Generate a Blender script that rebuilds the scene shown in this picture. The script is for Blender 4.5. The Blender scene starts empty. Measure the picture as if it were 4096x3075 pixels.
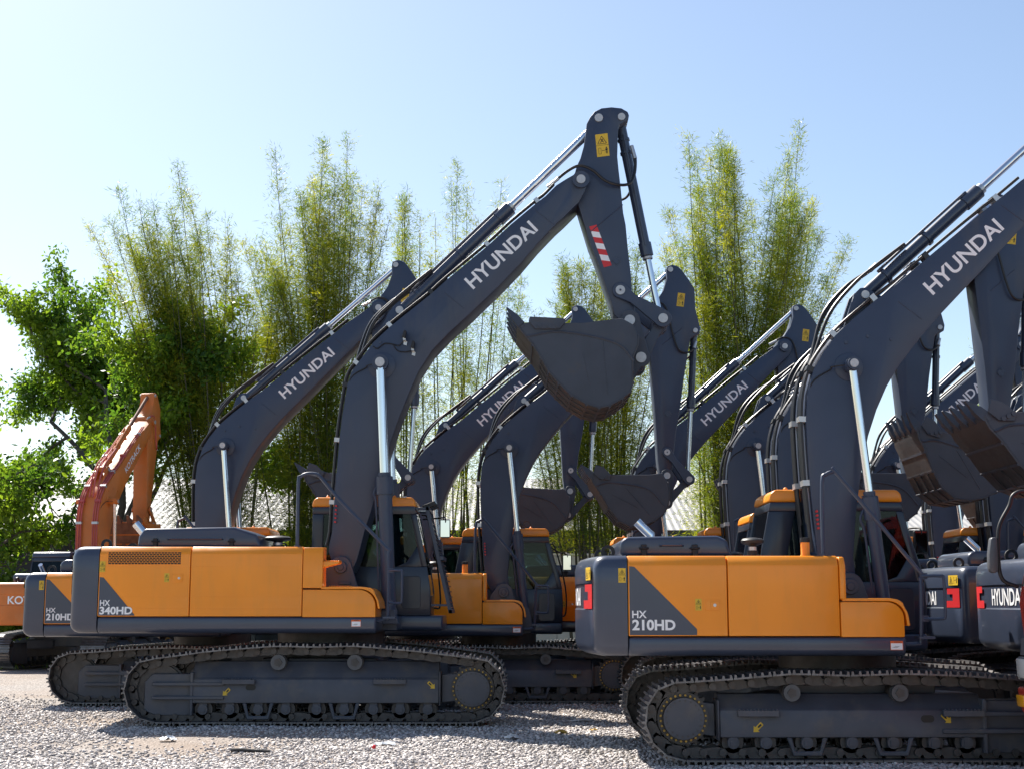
import bpy, bmesh, math, random
import numpy as np
from mathutils import Vector, Matrix
R = math.radians
random.seed(7)
scene = bpy.context.scene
COL = scene.collection

# ------------------------------------------------------------------ camera
cam_d = bpy.data.cameras.new('camera')
cam_d.sensor_width = 36.0
cam_d.lens = 50.06
cam_d.clip_start, cam_d.clip_end = 0.1, 6000
cam = bpy.data.objects.new('camera', cam_d)
cam.location = (0, 0, 1.55)
cam.rotation_euler = (R(90 + 8.7), 0, 0)
COL.objects.link(cam)
scene.camera = cam

# ------------------------------------------------------------------ sky and sun
SUN_AZ, SUN_EL = R(-35), R(47)          # azimuth from +Y, negative = to the left
world = bpy.data.worlds.new('World')
scene.world = world
world.use_nodes = True
wn = world.node_tree
bg = wn.nodes['Background']
sky = wn.nodes.new('ShaderNodeTexSky')
sky.sky_type = 'NISHITA'
sky.sun_disc = False
sky.sun_elevation = SUN_EL
sky.sun_rotation = SUN_AZ
sky.air_density = 1.0
sky.dust_density = 0.85
sky.ozone_density = 1.0
wn.links.new(sky.outputs[0], bg.inputs[0])
bg.inputs[1].default_value = 0.084
sd = bpy.data.lights.new('sun', 'SUN')
sd.energy = 5.0
sd.angle = R(0.5)
sd.color = (1.0, 0.95, 0.87)
sun = bpy.data.objects.new('sun', sd)
tosun = Vector((math.sin(SUN_AZ) * math.cos(SUN_EL), math.cos(SUN_AZ) * math.cos(SUN_EL), math.sin(SUN_EL)))
sun.rotation_euler = tosun.to_track_quat('Z', 'Y').to_euler()
sun.location = (-20, 30, 40)
COL.objects.link(sun)
vs = scene.view_settings
vs.view_transform = 'Standard'
vs.look = 'None'
vs.gamma = 1.0
vs.use_curve_mapping = False
vs.exposure = 1.02
scene.cycles.max_bounces = 8
scene.cycles.transparent_max_bounces = 12

# ------------------------------------------------------------------ materials
MATS = {}


def mat(name, col, rough=0.5, metal=0.0, coat=0.0, var=0.08, vscale=3.0, bump=0.0, bscale=40.0, dirt=None, spec=0.5, streak=0.0):
    if name in MATS:
        return MATS[name]
    m = bpy.data.materials.new(name)
    m.use_nodes = True
    nt = m.node_tree
    b = nt.nodes['Principled BSDF']
    b.inputs['Roughness'].default_value = rough
    b.inputs['Metallic'].default_value = metal
    b.inputs['Coat Weight'].default_value = coat
    b.inputs['Coat Roughness'].default_value = 0.08
    b.inputs['Specular IOR Level'].default_value = spec
    tc = nt.nodes.new('ShaderNodeTexCoord')
    nz = nt.nodes.new('ShaderNodeTexNoise')
    nz.inputs['Scale'].default_value = vscale
    nz.inputs['Detail'].default_value = 6
    nt.links.new(tc.outputs['Object'], nz.inputs['Vector'])
    cr = nt.nodes.new('ShaderNodeValToRGB')
    c = Vector(col)
    cr.color_ramp.elements[0].position = 0.3
    cr.color_ramp.elements[1].position = 0.7
    cr.color_ramp.elements[0].color = (*(c * (1 - var)), 1)
    cr.color_ramp.elements[1].color = (*[min(1, x) for x in c * (1 + var)], 1)
    nt.links.new(nz.outputs['Fac'], cr.inputs['Fac'])
    out = cr.outputs['Color']
    if dirt:
        dcol, lo, hi, sc = dirt
        n2 = nt.nodes.new('ShaderNodeTexNoise')
        n2.inputs['Scale'].default_value = sc
        n2.inputs['Detail'].default_value = 9
        n2.inputs['Roughness'].default_value = 0.65
        if streak:
            mp = nt.nodes.new('ShaderNodeMapping')
            mp.inputs['Scale'].default_value = (1, 1, streak)
            nt.links.new(tc.outputs['Object'], mp.inputs['Vector'])
            nt.links.new(mp.outputs[0], n2.inputs['Vector'])
        else:
            nt.links.new(tc.outputs['Object'], n2.inputs['Vector'])
        mr = nt.nodes.new('ShaderNodeMapRange')
        mr.inputs['From Min'].default_value = lo
        mr.inputs['From Max'].default_value = hi
        nt.links.new(n2.outputs['Fac'], mr.inputs['Value'])
        mx = nt.nodes.new('ShaderNodeMix')
        mx.data_type = 'RGBA'
        nt.links.new(mr.outputs[0], mx.inputs[0])
        nt.links.new(out, mx.inputs[6])
        mx.inputs[7].default_value = (*dcol, 1)
        out = mx.outputs[2]
        r2 = nt.nodes.new('ShaderNodeMapRange')
        r2.inputs['To Min'].default_value = rough
        r2.inputs['To Max'].default_value = min(1, rough + 0.35)
        nt.links.new(mr.outputs[0], r2.inputs['Value'])
        nt.links.new(r2.outputs[0], b.inputs['Roughness'])
    nt.links.new(out, b.inputs['Base Color'])
    if bump:
        n3 = nt.nodes.new('ShaderNodeTexNoise')
        n3.inputs['Scale'].default_value = bscale
        n3.inputs['Detail'].default_value = 4
        nt.links.new(tc.outputs['Object'], n3.inputs['Vector'])
        bp = nt.nodes.new('ShaderNodeBump')
        bp.inputs['Strength'].default_value = bump
        bp.inputs['Distance'].default_value = 0.02
        nt.links.new(n3.outputs['Fac'], bp.inputs['Height'])
        nt.links.new(bp.outputs[0], b.inputs['Normal'])
    MATS[name] = m
    return m


DUST = ((0.16, 0.13, 0.10), 0.55, 0.8, 4.0)
ORANGE = mat('orange_paint', (0.95, 0.300, 0.007), 0.34, coat=0.22, var=0.05, vscale=1.5, bump=0.03, bscale=2.2, dirt=((0.80, 0.285, 0.025), 0.50, 0.9, 5.0), streak=.18)
NAVY = mat('navy_paint', (0.034, 0.049, 0.088), 0.42, coat=0.10, var=0.10, vscale=2.0, dirt=((0.085, 0.09, 0.10), 0.55, 0.9, 2.5), streak=.25, bump=0.015, bscale=4)
NAVYG = mat('navy_gloss', (0.040, 0.053, 0.088), 0.33, coat=0.4, var=0.08, vscale=2.0, bump=0.015, bscale=3)
CABP = mat('cab_paint', (0.021, 0.027, 0.045), 0.32, coat=0.2, var=0.06, vscale=2, bump=0.015, bscale=3)
STEEL = mat('track_steel', (0.075, 0.070, 0.068), 0.5, metal=0.35, var=0.25, vscale=9, dirt=((0.13, 0.10, 0.08), 0.52, 0.8, 7.0), bump=0.1)
SHOE = mat('track_shoe_steel', (0.17, 0.165, 0.17), 0.42, metal=0.75, var=0.25, vscale=9, dirt=((0.15, 0.12, 0.10), 0.5, 0.8, 6.0), bump=0.1)
FRAME = mat('undercarriage_paint', (0.075, 0.080, 0.098), 0.5, var=0.15, vscale=4, dirt=((0.16, 0.14, 0.12), 0.5, 0.8, 3.0))
BUCK = mat('bucket_paint', (0.046, 0.055, 0.076), 0.5, var=0.15, vscale=3, dirt=((0.080, 0.072, 0.066), 0.58, 0.8, 3.0), bump=0.05)
BUCKS = mat('worn_bucket_steel', (0.054, 0.055, 0.062), 0.45, metal=0.3, var=0.22, vscale=4, dirt=((0.085, 0.080, 0.078), 0.5, 0.8, 3.0), bump=0.08)
BLACK = mat('black_rubber', (0.012, 0.012, 0.014), 0.5, var=0.1)
HOSE = mat('hose_rubber', (0.018, 0.018, 0.02), 0.38, var=0.1)
CHROME = mat('chrome_rod', (0.80, 0.80, 0.82), 0.10, metal=1.0, var=0.02)
PINM = mat('pin_steel', (0.50, 0.50, 0.50), 0.45, metal=0.5, var=0.1, vscale=20)
ZINC = mat('zinc_clamp', (0.55, 0.55, 0.55), 0.35, metal=0.7, var=0.1)
WHITE = mat('white_lettering', (0.86, 0.86, 0.87), 0.5, var=0.02)
RED = mat('red_marking', (0.62, 0.025, 0.03), 0.4, var=0.03)
YEL = mat('yellow_sticker', (0.72, 0.46, 0.03), 0.45, var=0.03)
INK = mat('black_ink', (0.012, 0.012, 0.012), 0.5, var=0.02)
YBOLT = mat('yellow_bolt_paint', (0.55, 0.33, 0.05), 0.5, var=0.25, vscale=30)
SEATM = mat('seat_fabric', (0.03, 0.03, 0.032), 0.8, var=0.1)
MIRR = mat('mirror_glass', (0.8, 0.82, 0.85), 0.03, metal=1.0, var=0.01)
OLDOR = mat('faded_orange_paint', (0.60, 0.165, 0.025), 0.5, coat=0.05, var=0.18, vscale=1.2, dirt=((0.48, 0.22, 0.09), 0.52, 0.85, 2.0))
REDHOSE = mat('red_hose_sleeve', (0.50, 0.09, 0.08), 0.5, var=0.15)
RUST = mat('dusty_steel', (0.20, 0.09, 0.05), 0.7, var=0.3, vscale=6, bump=0.2)
TRUCKR = mat('red_truck_paint', (0.50, 0.045, 0.025), 0.28, coat=0.5, var=0.06)
GREYP = mat('grey_plastic', (0.09, 0.095, 0.105), 0.45, var=0.06)
LAMPW = mat('lamp_lens', (0.7, 0.7, 0.66), 0.1, coat=0.6, var=0.03)
AMBER = mat('amber_lens', (0.75, 0.33, 0.01), 0.15, coat=0.6, var=0.03)


def glassmat(name, tint, gloss):
    m = bpy.data.materials.new(name)
    m.use_nodes = True
    nt = m.node_tree
    nt.nodes.remove(nt.nodes['Principled BSDF'])
    o = nt.nodes['Material Output']
    tr = nt.nodes.new('ShaderNodeBsdfTransparent')
    tr.inputs[0].default_value = (*tint, 1)
    gl = nt.nodes.new('ShaderNodeBsdfGlossy')
    gl.inputs['Roughness'].default_value = 0.02
    gl.inputs[0].default_value = (0.9, 0.95, 1, 1)
    fr = nt.nodes.new('ShaderNodeFresnel')
    fr.inputs[0].default_value = gloss
    mx = nt.nodes.new('ShaderNodeMixShader')
    nt.links.new(fr.outputs[0], mx.inputs[0])
    nt.links.new(tr.outputs[0], mx.inputs[1])
    nt.links.new(gl.outputs[0], mx.inputs[2])
    nt.links.new(mx.outputs[0], o.inputs[0])
    return m


GLASS = glassmat('cab_glass', (0.46, 0.56, 0.56), 1.3)


def leafmat(name, c1, c2, trans, rough=0.4):
    m = bpy.data.materials.new(name)
    m.use_nodes = True
    nt = m.node_tree
    b = nt.nodes['Principled BSDF']
    b.inputs['Roughness'].default_value = rough
    b.inputs['Specular IOR Level'].default_value = 0.25
    o = nt.nodes['Material Output']
    at = nt.nodes.new('ShaderNodeAttribute')
    at.attribute_name = 'tone'
    cr = nt.nodes.new('ShaderNodeValToRGB')
    cr.color_ramp.elements[0].color = (*c1, 1)
    cr.color_ramp.elements[1].color = (*c2, 1)
    nt.links.new(at.outputs['Fac'], cr.inputs['Fac'])
    nt.links.new(cr.outputs[0], b.inputs['Base Color'])
    tl = nt.nodes.new('ShaderNodeBsdfTranslucent')
    hs = nt.nodes.new('ShaderNodeMix')
    hs.data_type = 'RGBA'
    hs.blend_type = 'MULTIPLY'
    hs.inputs[0].default_value = 1.0
    hs.inputs[7].default_value = (1.6, 1.5, 0.6, 1)
    nt.links.new(cr.outputs[0], hs.inputs[6])
    nt.links.new(hs.outputs[2], tl.inputs[0])
    mx = nt.nodes.new('ShaderNodeMixShader')
    mx.inputs[0].default_value = trans
    nt.links.new(b.outputs[0], mx.inputs[1])
    nt.links.new(tl.outputs[0], mx.inputs[2])
    nt.links.new(mx.outputs[0], o.inputs[0])
    return m


# ------------------------------------------------------------------ mesh helpers
class MB:
    def __init__(s):
        s.v, s.f, s.m, s.x = [], [], [], None

    def add(s, vs, fs, mi=0):
        n = len(s.v)
        s.v.extend([tuple(p) for p in vs])
        for f in fs:
            s.f.append(tuple(i + n for i in f))
            s.m.append(mi)

    def ext(s):
        if s.x is None:
            s.x = MB()
        return s.x

    def prism(s, pts, y0, y1, mi=0, axis='y'):
        """outline in the plane across the axis, extruded from y0 to y1"""
        a = sum(pts[i][0] * pts[(i + 1) % len(pts)][1] - pts[(i + 1) % len(pts)][0] * pts[i][1] for i in range(len(pts)))
        if a < 0:
            pts = pts[::-1]
        n = len(pts)
        if axis == 'y':
            A = [(p[0], y0, p[1]) for p in pts]
            B = [(p[0], y1, p[1]) for p in pts]
        elif axis == 'x':
            A = [(y0, p[0], p[1]) for p in pts]
            B = [(y1, p[0], p[1]) for p in pts]
        else:
            A = [(p[0], p[1], y0) for p in pts]
            B = [(p[0], p[1], y1) for p in pts]
        fs = [tuple(range(n)), tuple(range(2 * n - 1, n - 1, -1))]
        fs += [(i, (i + 1) % n, n + (i + 1) % n, n + i) for i in range(n)]
        s.add(A + B, fs, mi)

    def box(s, x0, x1, y0, y1, z0, z1, mi=0):
        s.prism([(x0, z0), (x1, z0), (x1, z1), (x0, z1)], y0, y1, mi)

    def cyl(s, p0, p1, r, mi=0, n=16, r1=None):
        s.tube([p0, p1], r, mi, n, r1)

    def tube(s, pts, r, mi=0, n=8, r1=None):
        P = [Vector(p) for p in pts]
        k = len(P)
        T = []
        for i in range(k):
            a = P[max(0, i - 1)]
            b = P[min(k - 1, i + 1)]
            t = (b - a)
            T.append(t.normalized() if t.length > 1e-9 else Vector((0, 0, 1)))
        up = Vector((0, 0, 1)) if abs(T[0].z) < 0.9 else Vector((1, 0, 0))
        u = T[0].cross(up).normalized()
        vs, fs = [], []
        for i in range(k):
            u = (u - T[i] * u.dot(T[i])).normalized()
            w = T[i].cross(u)
            rr = r if r1 is None else r + (r1 - r) * i / (k - 1)
            for j in range(n):
                a = 2 * math.pi * j / n
                vs.append(P[i] + (u * math.cos(a) + w * math.sin(a)) * rr)
        for i in range(k - 1):
            for j in range(n):
                a, b = i * n + j, i * n + (j + 1) % n
                fs.append((a, b, b + n, a + n))
        fs.append(tuple(range(n - 1, -1, -1)))
        fs.append(tuple(range((k - 1) * n, k * n)))
        s.add(vs, fs, mi)

    def loft(s, rings, mi=0, cap=True):
        n = len(rings[0])
        vs = [p for r in rings for p in r]
        fs = []
        for i in range(len(rings) - 1):
            for j in range(n):
                a, b = i * n + j, i * n + (j + 1) % n
                fs.append((a, b, b + n, a + n))
        if cap:
            fs.append(tuple(range(n - 1, -1, -1)))
            fs.append(tuple(range((len(rings) - 1) * n, len(rings) * n)))
        s.add(vs, fs, mi)

    def lathe(s, c, prof, mi=0, n=24):
        """profile of (radius, height) about a vertical axis"""
        s.loft([[(c[0] + r * math.cos(2 * math.pi * j / n), c[1] + r * math.sin(2 * math.pi * j / n), c[2] + h) for j in range(n)] for r, h in prof], mi)

    def disc_y(s, x, z, r, y0, y1, mi=0, n=24):
        s.cyl((x, y0, z), (x, y1, z), r, mi, n)

    def flat(s, pts, mi=0):
        s.add(pts, [tuple(range(len(pts)))], mi)

    def build(s, name, mats, parent=None, bevel=0.0, seg=2, smooth=38):
        me = bpy.data.meshes.new(name)
        bm = bmesh.new()
        bv = [bm.verts.new(p) for p in s.v]
        for f, mi in zip(s.f, s.m):
            try:
                fc = bm.faces.new([bv[i] for i in f])
                fc.material_index = mi
            except ValueError:
                pass
        if s.v:
            bmesh.ops.recalc_face_normals(bm, faces=bm.faces[:])
        if bevel:
            es = [e for e in bm.edges if len(e.link_faces) == 2 and e.calc_face_angle(0) > R(32)]
            bmesh.ops.bevel(bm, geom=es, offset=bevel, segments=seg, affect='EDGES', profile=0.5, clamp_overlap=True)
        if s.x:
            bv = [bm.verts.new(p) for p in s.x.v]
            for f, mi in zip(s.x.f, s.x.m):
                try:
                    fc = bm.faces.new([bv[i] for i in f])
                    fc.material_index = mi
                except ValueError:
                    pass
        for f in bm.faces:
            f.smooth = True
        bm.to_mesh(me)
        bm.free()
        me.set_sharp_from_angle(angle=R(smooth))
        for m in (mats if isinstance(mats, (list, tuple)) else [mats]):
            me.materials.append(m)
        o = bpy.data.objects.new(name, me)
        COL.objects.link(o)
        o.parent = parent
        return o


_txt = {}


def text_geo(t, bold=0.02):
    """letter shapes scaled to the unit box, as (verts2d, faces)"""
    if t in _txt:
        return _txt[t]
    cu = bpy.data.curves.new('lettering', 'FONT')
    cu.body = t
    cu.offset = bold
    cu.resolution_u = 5
    ob = bpy.data.objects.new('lettering', cu)
    me = bpy.data.meshes.new_from_object(ob)
    v = np.array([p.co[:2] for p in me.vertices])
    f = [tuple(p.vertices) for p in me.polygons]
    lo, hi = v.min(0), v.max(0)
    v = (v - lo) / (hi - lo)
    bpy.data.objects.remove(ob)
    bpy.data.curves.remove(cu)
    bpy.data.meshes.remove(me)
    _txt[t] = (v, f)
    return _txt[t]


def put_text(mb, t, o, u, v, w, h, mi, bold=0.02):
    """lettering from corner o along unit vectors u and v"""
    o, u, v = Vector(o), Vector(u), Vector(v)
    tv, tf = text_geo(t, bold)
    mb.add([o + u * (p[0] * w) + v * (p[1] * h) for p in tv], tf, mi)


def empty(name, loc=(0, 0, 0), rz=0.0):
    o = bpy.data.objects.new(name, None)
    o.location = loc
    o.rotation_euler = (0, 0, rz)
    o.empty_display_size = 0.3
    COL.objects.link(o)
    return o


def tag(o, label, cat, group=None, kind=None):
    o['label'] = label
    o['category'] = cat
    if group:
        o['group'] = group
    if kind:
        o['kind'] = kind
    return o


def structure(o):
    o['kind'] = 'structure'
    return o


def kids(o):
    return [c for c in CHILD.get(o.name, [])]


CHILD = {}


def index_children():
    CHILD.clear()
    for ob in bpy.data.objects:
        if ob.parent:
            CHILD.setdefault(ob.parent.name, []).append(ob)


def copy_tree(o, parent=None):
    c = o.copy()
    COL.objects.link(c)
    c.parent = parent
    for ch in kids(o):
        copy_tree(ch, c)
    return c


def circ(cx, cz, r, a0, a1, n):
    return [(cx + r * math.cos(R(a0 + (a1 - a0) * i / n)), cz + r * math.sin(R(a0 + (a1 - a0) * i / n))) for i in range(n + 1)]


def lerp(a, b, t):
    return tuple(a[i] + (b[i] - a[i]) * t for i in range(len(a)))


def smooth_path(pts, n=6):
    """Catmull-Rom through 3-D points"""
    P = [Vector(p) for p in pts]
    P = [P[0] * 2 - P[1]] + P + [P[-1] * 2 - P[-2]]
    out = []
    for i in range(1, len(P) - 2):
        for k in range(n):
            t = k / n
            a, b, c, d = P[i - 1], P[i], P[i + 1], P[i + 2]
            out.append(0.5 * ((2 * b) + (c - a) * t + (2 * a - 5 * b + 4 * c - d) * t * t + (3 * b - a - 3 * c + d) * t ** 3))
    out.append(P[-2])
    return out


# ------------------------------------------------------------------ stickers
def sticker(parent, o, u, v, w, h, layout='tall', name='warning_sticker'):
    """yellow pictogram sticker from corner o along u (right) and v (up); n = u x v faces out"""
    o, u, v = Vector(o), Vector(u).normalized(), Vector(v).normalized()
    n = u.cross(v)
    mb = MB()
    q = lambda a, b, e=0.0: o + u * a + v * b + n * (0.003 + e)

    def poly(pts, mi, e=0.0015):
        mb.flat([q(a, b, e) for a, b in pts], mi)

    def line(a, b, t, e=0.0015):
        d = Vector((b[0] - a[0], b[1] - a[1]))
        d.normalize()
        p = Vector((-d.y, d.x)) * t / 2
        poly([(a[0] + p.x, a[1] + p.y), (a[0] - p.x, a[1] - p.y), (b[0] - p.x, b[1] - p.y), (b[0] + p.x, b[1] + p.y)], 1, e)

    def man(cx, cz, s):
        poly([(cx + s * .12 * math.cos(i * .785), cz + s * .42 + s * .12 * math.sin(i * .785)) for i in range(8)], 1)
        poly([(cx - s * .16, cz - s * .02), (cx + s * .16, cz - s * .02), (cx + s * .18, cz + s * .27), (cx - s * .18, cz + s * .27)], 1)
        poly([(cx - s * .13, cz - s * .5), (cx - s * .03, cz - s * .5), (cx - s * .03, cz - s * .03), (cx - s * .13, cz - s * .03)], 1)
        poly([(cx + s * .03, cz - s * .5), (cx + s * .13, cz - s * .5), (cx + s * .13, cz - s * .03), (cx + s * .03, cz - s * .03)], 1)

    def tri(cx, cz, s):
        t = s * .06
        P = [(cx - s / 2, cz - s * .42), (cx + s / 2, cz - s * .42), (cx, cz + s * .45)]
        for i in range(3):
            line(P[i], P[(i + 1) % 3], t)
        line((cx - s * .18, cz - s * .3), (cx + s * .05, cz + .02 * s), s * .09)
        line((cx + s * .16, cz - s * .3), (cx - s * .02, cz + .0 * s), s * .09)
        line((cx - s * .15, cz + .08 * s), (cx + s * .15, cz + .08 * s), s * .08)

    poly([(0, 0), (w, 0), (w, h), (0, h)], 0, 0.0)
    b = min(w, h) * .025
    if layout == 'tall':
        tri(w / 2, h * .73, w * .72)
        line((0, h * .5), (w, h * .5), b)
        m = h * .26
        poly_r = [(w * .16, h * .12), (w * .36, h * .12), (w * .36, h * .38), (w * .16, h * .38)]
        man(w * .8, m, h * .28)
        ax0, ax1 = w * .42, w * .66
    else:
        tri(w * .28, h * .5, min(w * .46, h * .8))
        m = h * .5
        poly_r = [(w * .56, h * .2), (w * .64, h * .2), (w * .64, h * .8), (w * .56, h * .8)]
        man(w * .88, m, h * .6)
        ax0, ax1 = w * .67, w * .8
    for i in range(4):
        line(poly_r[i], poly_r[(i + 1) % 4], b)
    line((ax0, m), (ax1, m), b * 1.5)
    return mb.build(name, [YEL, INK], parent)


def arrow_sticker(parent, o, u, v, s):
    o, u, v = Vector(o), Vector(u).normalized(), Vector(v).normalized()
    n = u.cross(v)
    mb = MB()
    q = lambda a, b, e=0: o + u * (a * s) + v * (b * s) + n * (.003 + e)
    mb.flat([q(a, b) for a, b in [(0, .33), (.62, .33), (.62, .15), (1, .5), (.62, .85), (.62, .67), (0, .67)]], 0)
    mb.flat([q(a, b, .0015) for a, b in [(.12, .42), (.4, .42), (.52, .5), (.4, .58), (.12, .58)]], 1)
    return mb.build('direction_sticker', [YEL, INK], parent)


def plate_label(parent, o, u, v, w, h):
    """white label with an orange header reading WARNING"""
    o, u, v = Vector(o), Vector(u).normalized(), Vector(v).normalized()
    n = u.cross(v)
    mb = MB()
    q = lambda a, b, e=0: o + u * (a * w) + v * (b * h) + n * (.003 + e)
    mb.flat([q(a, b) for a, b in [(0, 0), (1, 0), (1, 1), (0, 1)]], 0)
    mb.flat([q(a, b, .001) for a, b in [(.04, .05), (.96, .05), (.96, .75), (.04, .75)]], 1)
    put_text(mb, 'WARNING', q(.3, .82, .001), u, v, w * .5, h * .12, 2)
    for k in range(3):
        mb.flat([q(a, b, .002) for a, b in [(.15 + .1 * k, .25 + .08 * k), (.55 + .08 * k, .22 + .08 * k), (.55 + .08 * k, .25 + .08 * k), (.15 + .1 * k, .28 + .08 * k)]], 2)
    return mb.build('caution_label', [RED_OR, WHITE, INK], parent)


RED_OR = mat('orange_red_label', (0.75, 0.12, 0.02), 0.45, var=0.03)

# ------------------------------------------------------------------ excavator models (metres, machine frame: +X ahead, -Y right side)
S210 = dict(
    name='210HD', half=1.35, tgauge=1.195, shoe=0.60, pitch=0.19, z0=0.43, Rt=0.40, xs=1.82, xi=-1.80,
    tops=[(1.45, .815), (.75, .875), (.22, .855), (-.31, .875), (-.9, .855), (-1.45, .815)],
    carriers=[(.75, .675), (-.31, .675)], rcar=.088, rollers=[1.34, 1.02, .62, .18, -.22, -.62, -.94], zrol=.20, rrol=.105,
    frame=(-1.12, 1.47, .25, .51, .66), block=(-1.78, -1.12, .10, .60), bolt_r=.222, cover_r=.20,
    steps=[(.90, 1.30), (-1.10, -.70)], ring=(.62, .86, 1.05), arrows=[((1.10, .43), 1), ((-.66, .43), -1)], hole=-.56,
    zb=1.03, zd=1.215, zt=2.015, ddoor=1.225, xcw=-2.355, xd1=-1.36, xd2=-.25, xbox=.385, zbox=1.56,
    tail=[(-2.355, 1.35), (-2.60, 1.35), (-2.645, 1.338), (-2.675, 1.31), (-2.692, 1.27), (-2.705, 1.2), (-2.735, 1.0), (-2.775, .65), (-2.802, .3), (-2.81, 0)],
    groove=(1.49, 1.735), hood=[(-2.37, 2.03), (-2.368, 2.18), (-2.30, 2.236), (-1.345, 2.248), (-1.242, 2.205), (-1.185, 2.03)], hood_y=(-.62, .80),
    exhaust=[(-2.114, 2.44), (-1.96, 2.29), (-1.95, 2.2)], rexh=.052, precl=(-1.02, -.86, 2.03, .115),
    rail=[(-.372, 2.02), (-.36, 2.74), (-.316, 2.835), (-.245, 2.858), (-.187, 2.82), (.585, 1.865), (.60, 1.80), (.577, 1.21), (.54, 1.15), (.40, 1.141)],
    boom=[(-.10, 1.70), (-.19, 1.88), (-.235, 2.09), (-.26, 2.40), (-.29, 2.83), (-.305, 3.20), (-.31, 3.52), (-.285, 3.80), (-.21, 4.06), (-.10, 4.25), (.045, 4.44),
          (.25, 4.63), (.50, 4.835), (.75, 5.02), (1.094, 5.313), (1.689, 5.803), (1.907, 5.971), (2.18, 6.197), (2.40, 6.35), (2.54, 6.46)],
    boom_b=[(2.80, 6.36), (2.75, 6.26), (2.62, 6.13), (2.433, 5.943), (2.107, 5.607), (1.38, 4.855), (1.094, 4.56), (.903, 4.335), (.712, 4.09), (.577, 3.87), (.46, 3.62),
            (.36, 3.34), (.296, 3.08), (.235, 2.744), (.191, 2.46), (.15, 2.03), (.17, 1.80), (.16, 1.68), (.083, 1.61)],
    boom_w=.30, tip=(2.667, 6.417, .15), foot=(.083, 1.72), bcpin=(.173, 4.088), bcfoot=(.43, 1.40), bcy=.46, bcr=(.072, .088, .046), bchead=2.72,
    lug=[(.17, 4.55), (.30, 4.93), (.37, 5.0), (.45, 5.01), (.52, 4.95), (.62, 4.90)], acpin=(.421, 4.925), ac=(.072, .088, .046, .535),
    text=((1.132, 4.882), 42.4, 1.115, .172),
    arm=[(2.882, 7.243), (2.967, 7.272), (3.066, 7.243), (3.136, 7.17), (3.246, 7.01), (3.343, 6.851), (3.35, 6.504), (3.402, 6.274), (3.428, 6.159), (3.412, 6.064), (3.312, 6.021),
         (3.255, 5.978), (3.192, 5.635), (3.13, 5.293), (3.049, 4.727), (2.973, 4.333), (2.923, 3.885), (2.90, 3.66), (2.86, 3.58), (2.77, 3.55), (2.72, 3.60), (2.70, 3.70), (2.673, 3.913), (2.652, 4.333),
         (2.631, 4.755), (2.600, 5.179), (2.575, 5.606), (2.54, 6.10), (2.53, 6.40), (2.58, 6.56), (2.687, 6.64), (2.803, 6.813), (2.872, 7.016), (2.866, 7.17)],
    arm_w=.20, atop=(2.935, 7.186), abk=(3.343, 6.123), P1=(2.821, 4.042), P2=(3.185, 3.588), P3=(2.793, 3.189), P4=(2.803, 3.641), bk=(.058, .075, .036, .50),
    armstick=[(3.057, 6.78), (3.18, 6.78), (3.15, 6.53), (3.027, 6.546)],
    shell=[(1.52, 3.63), (1.57, 3.50), (1.684, 3.345), (1.818, 3.105), (1.978, 2.90), (2.167, 2.80), (2.36, 2.81), (2.549, 2.885), (2.69, 2.99), (2.77, 3.12), (2.80, 3.30), (2.78, 3.52)],
    btop=[(2.70, 3.66), (2.478, 3.635), (2.0, 3.635), (1.769, 3.645)], cutter=[(1.56, 3.66), (1.60, 3.80), (1.73, 3.755), (1.85, 3.63), (1.83, 3.54), (1.66, 3.56)], tooth=((1.53, 3.63), (1.355, 3.81)), bw=.60, nteeth=5,
    cab=dict(y0=.28, y1=1.28, rear=[(-.80, 1.22), (-.74, 2.08), (-.62, 2.66)], front=[(.84, 2.66), (.93, 2.29), (1.06, 1.857), (1.085, 1.60), (1.07, 1.22)], zr=2.80, zsill=1.78, mid=.10, guard=False),
    labelp=(.233, 1.09), xfront=1.07)

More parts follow.
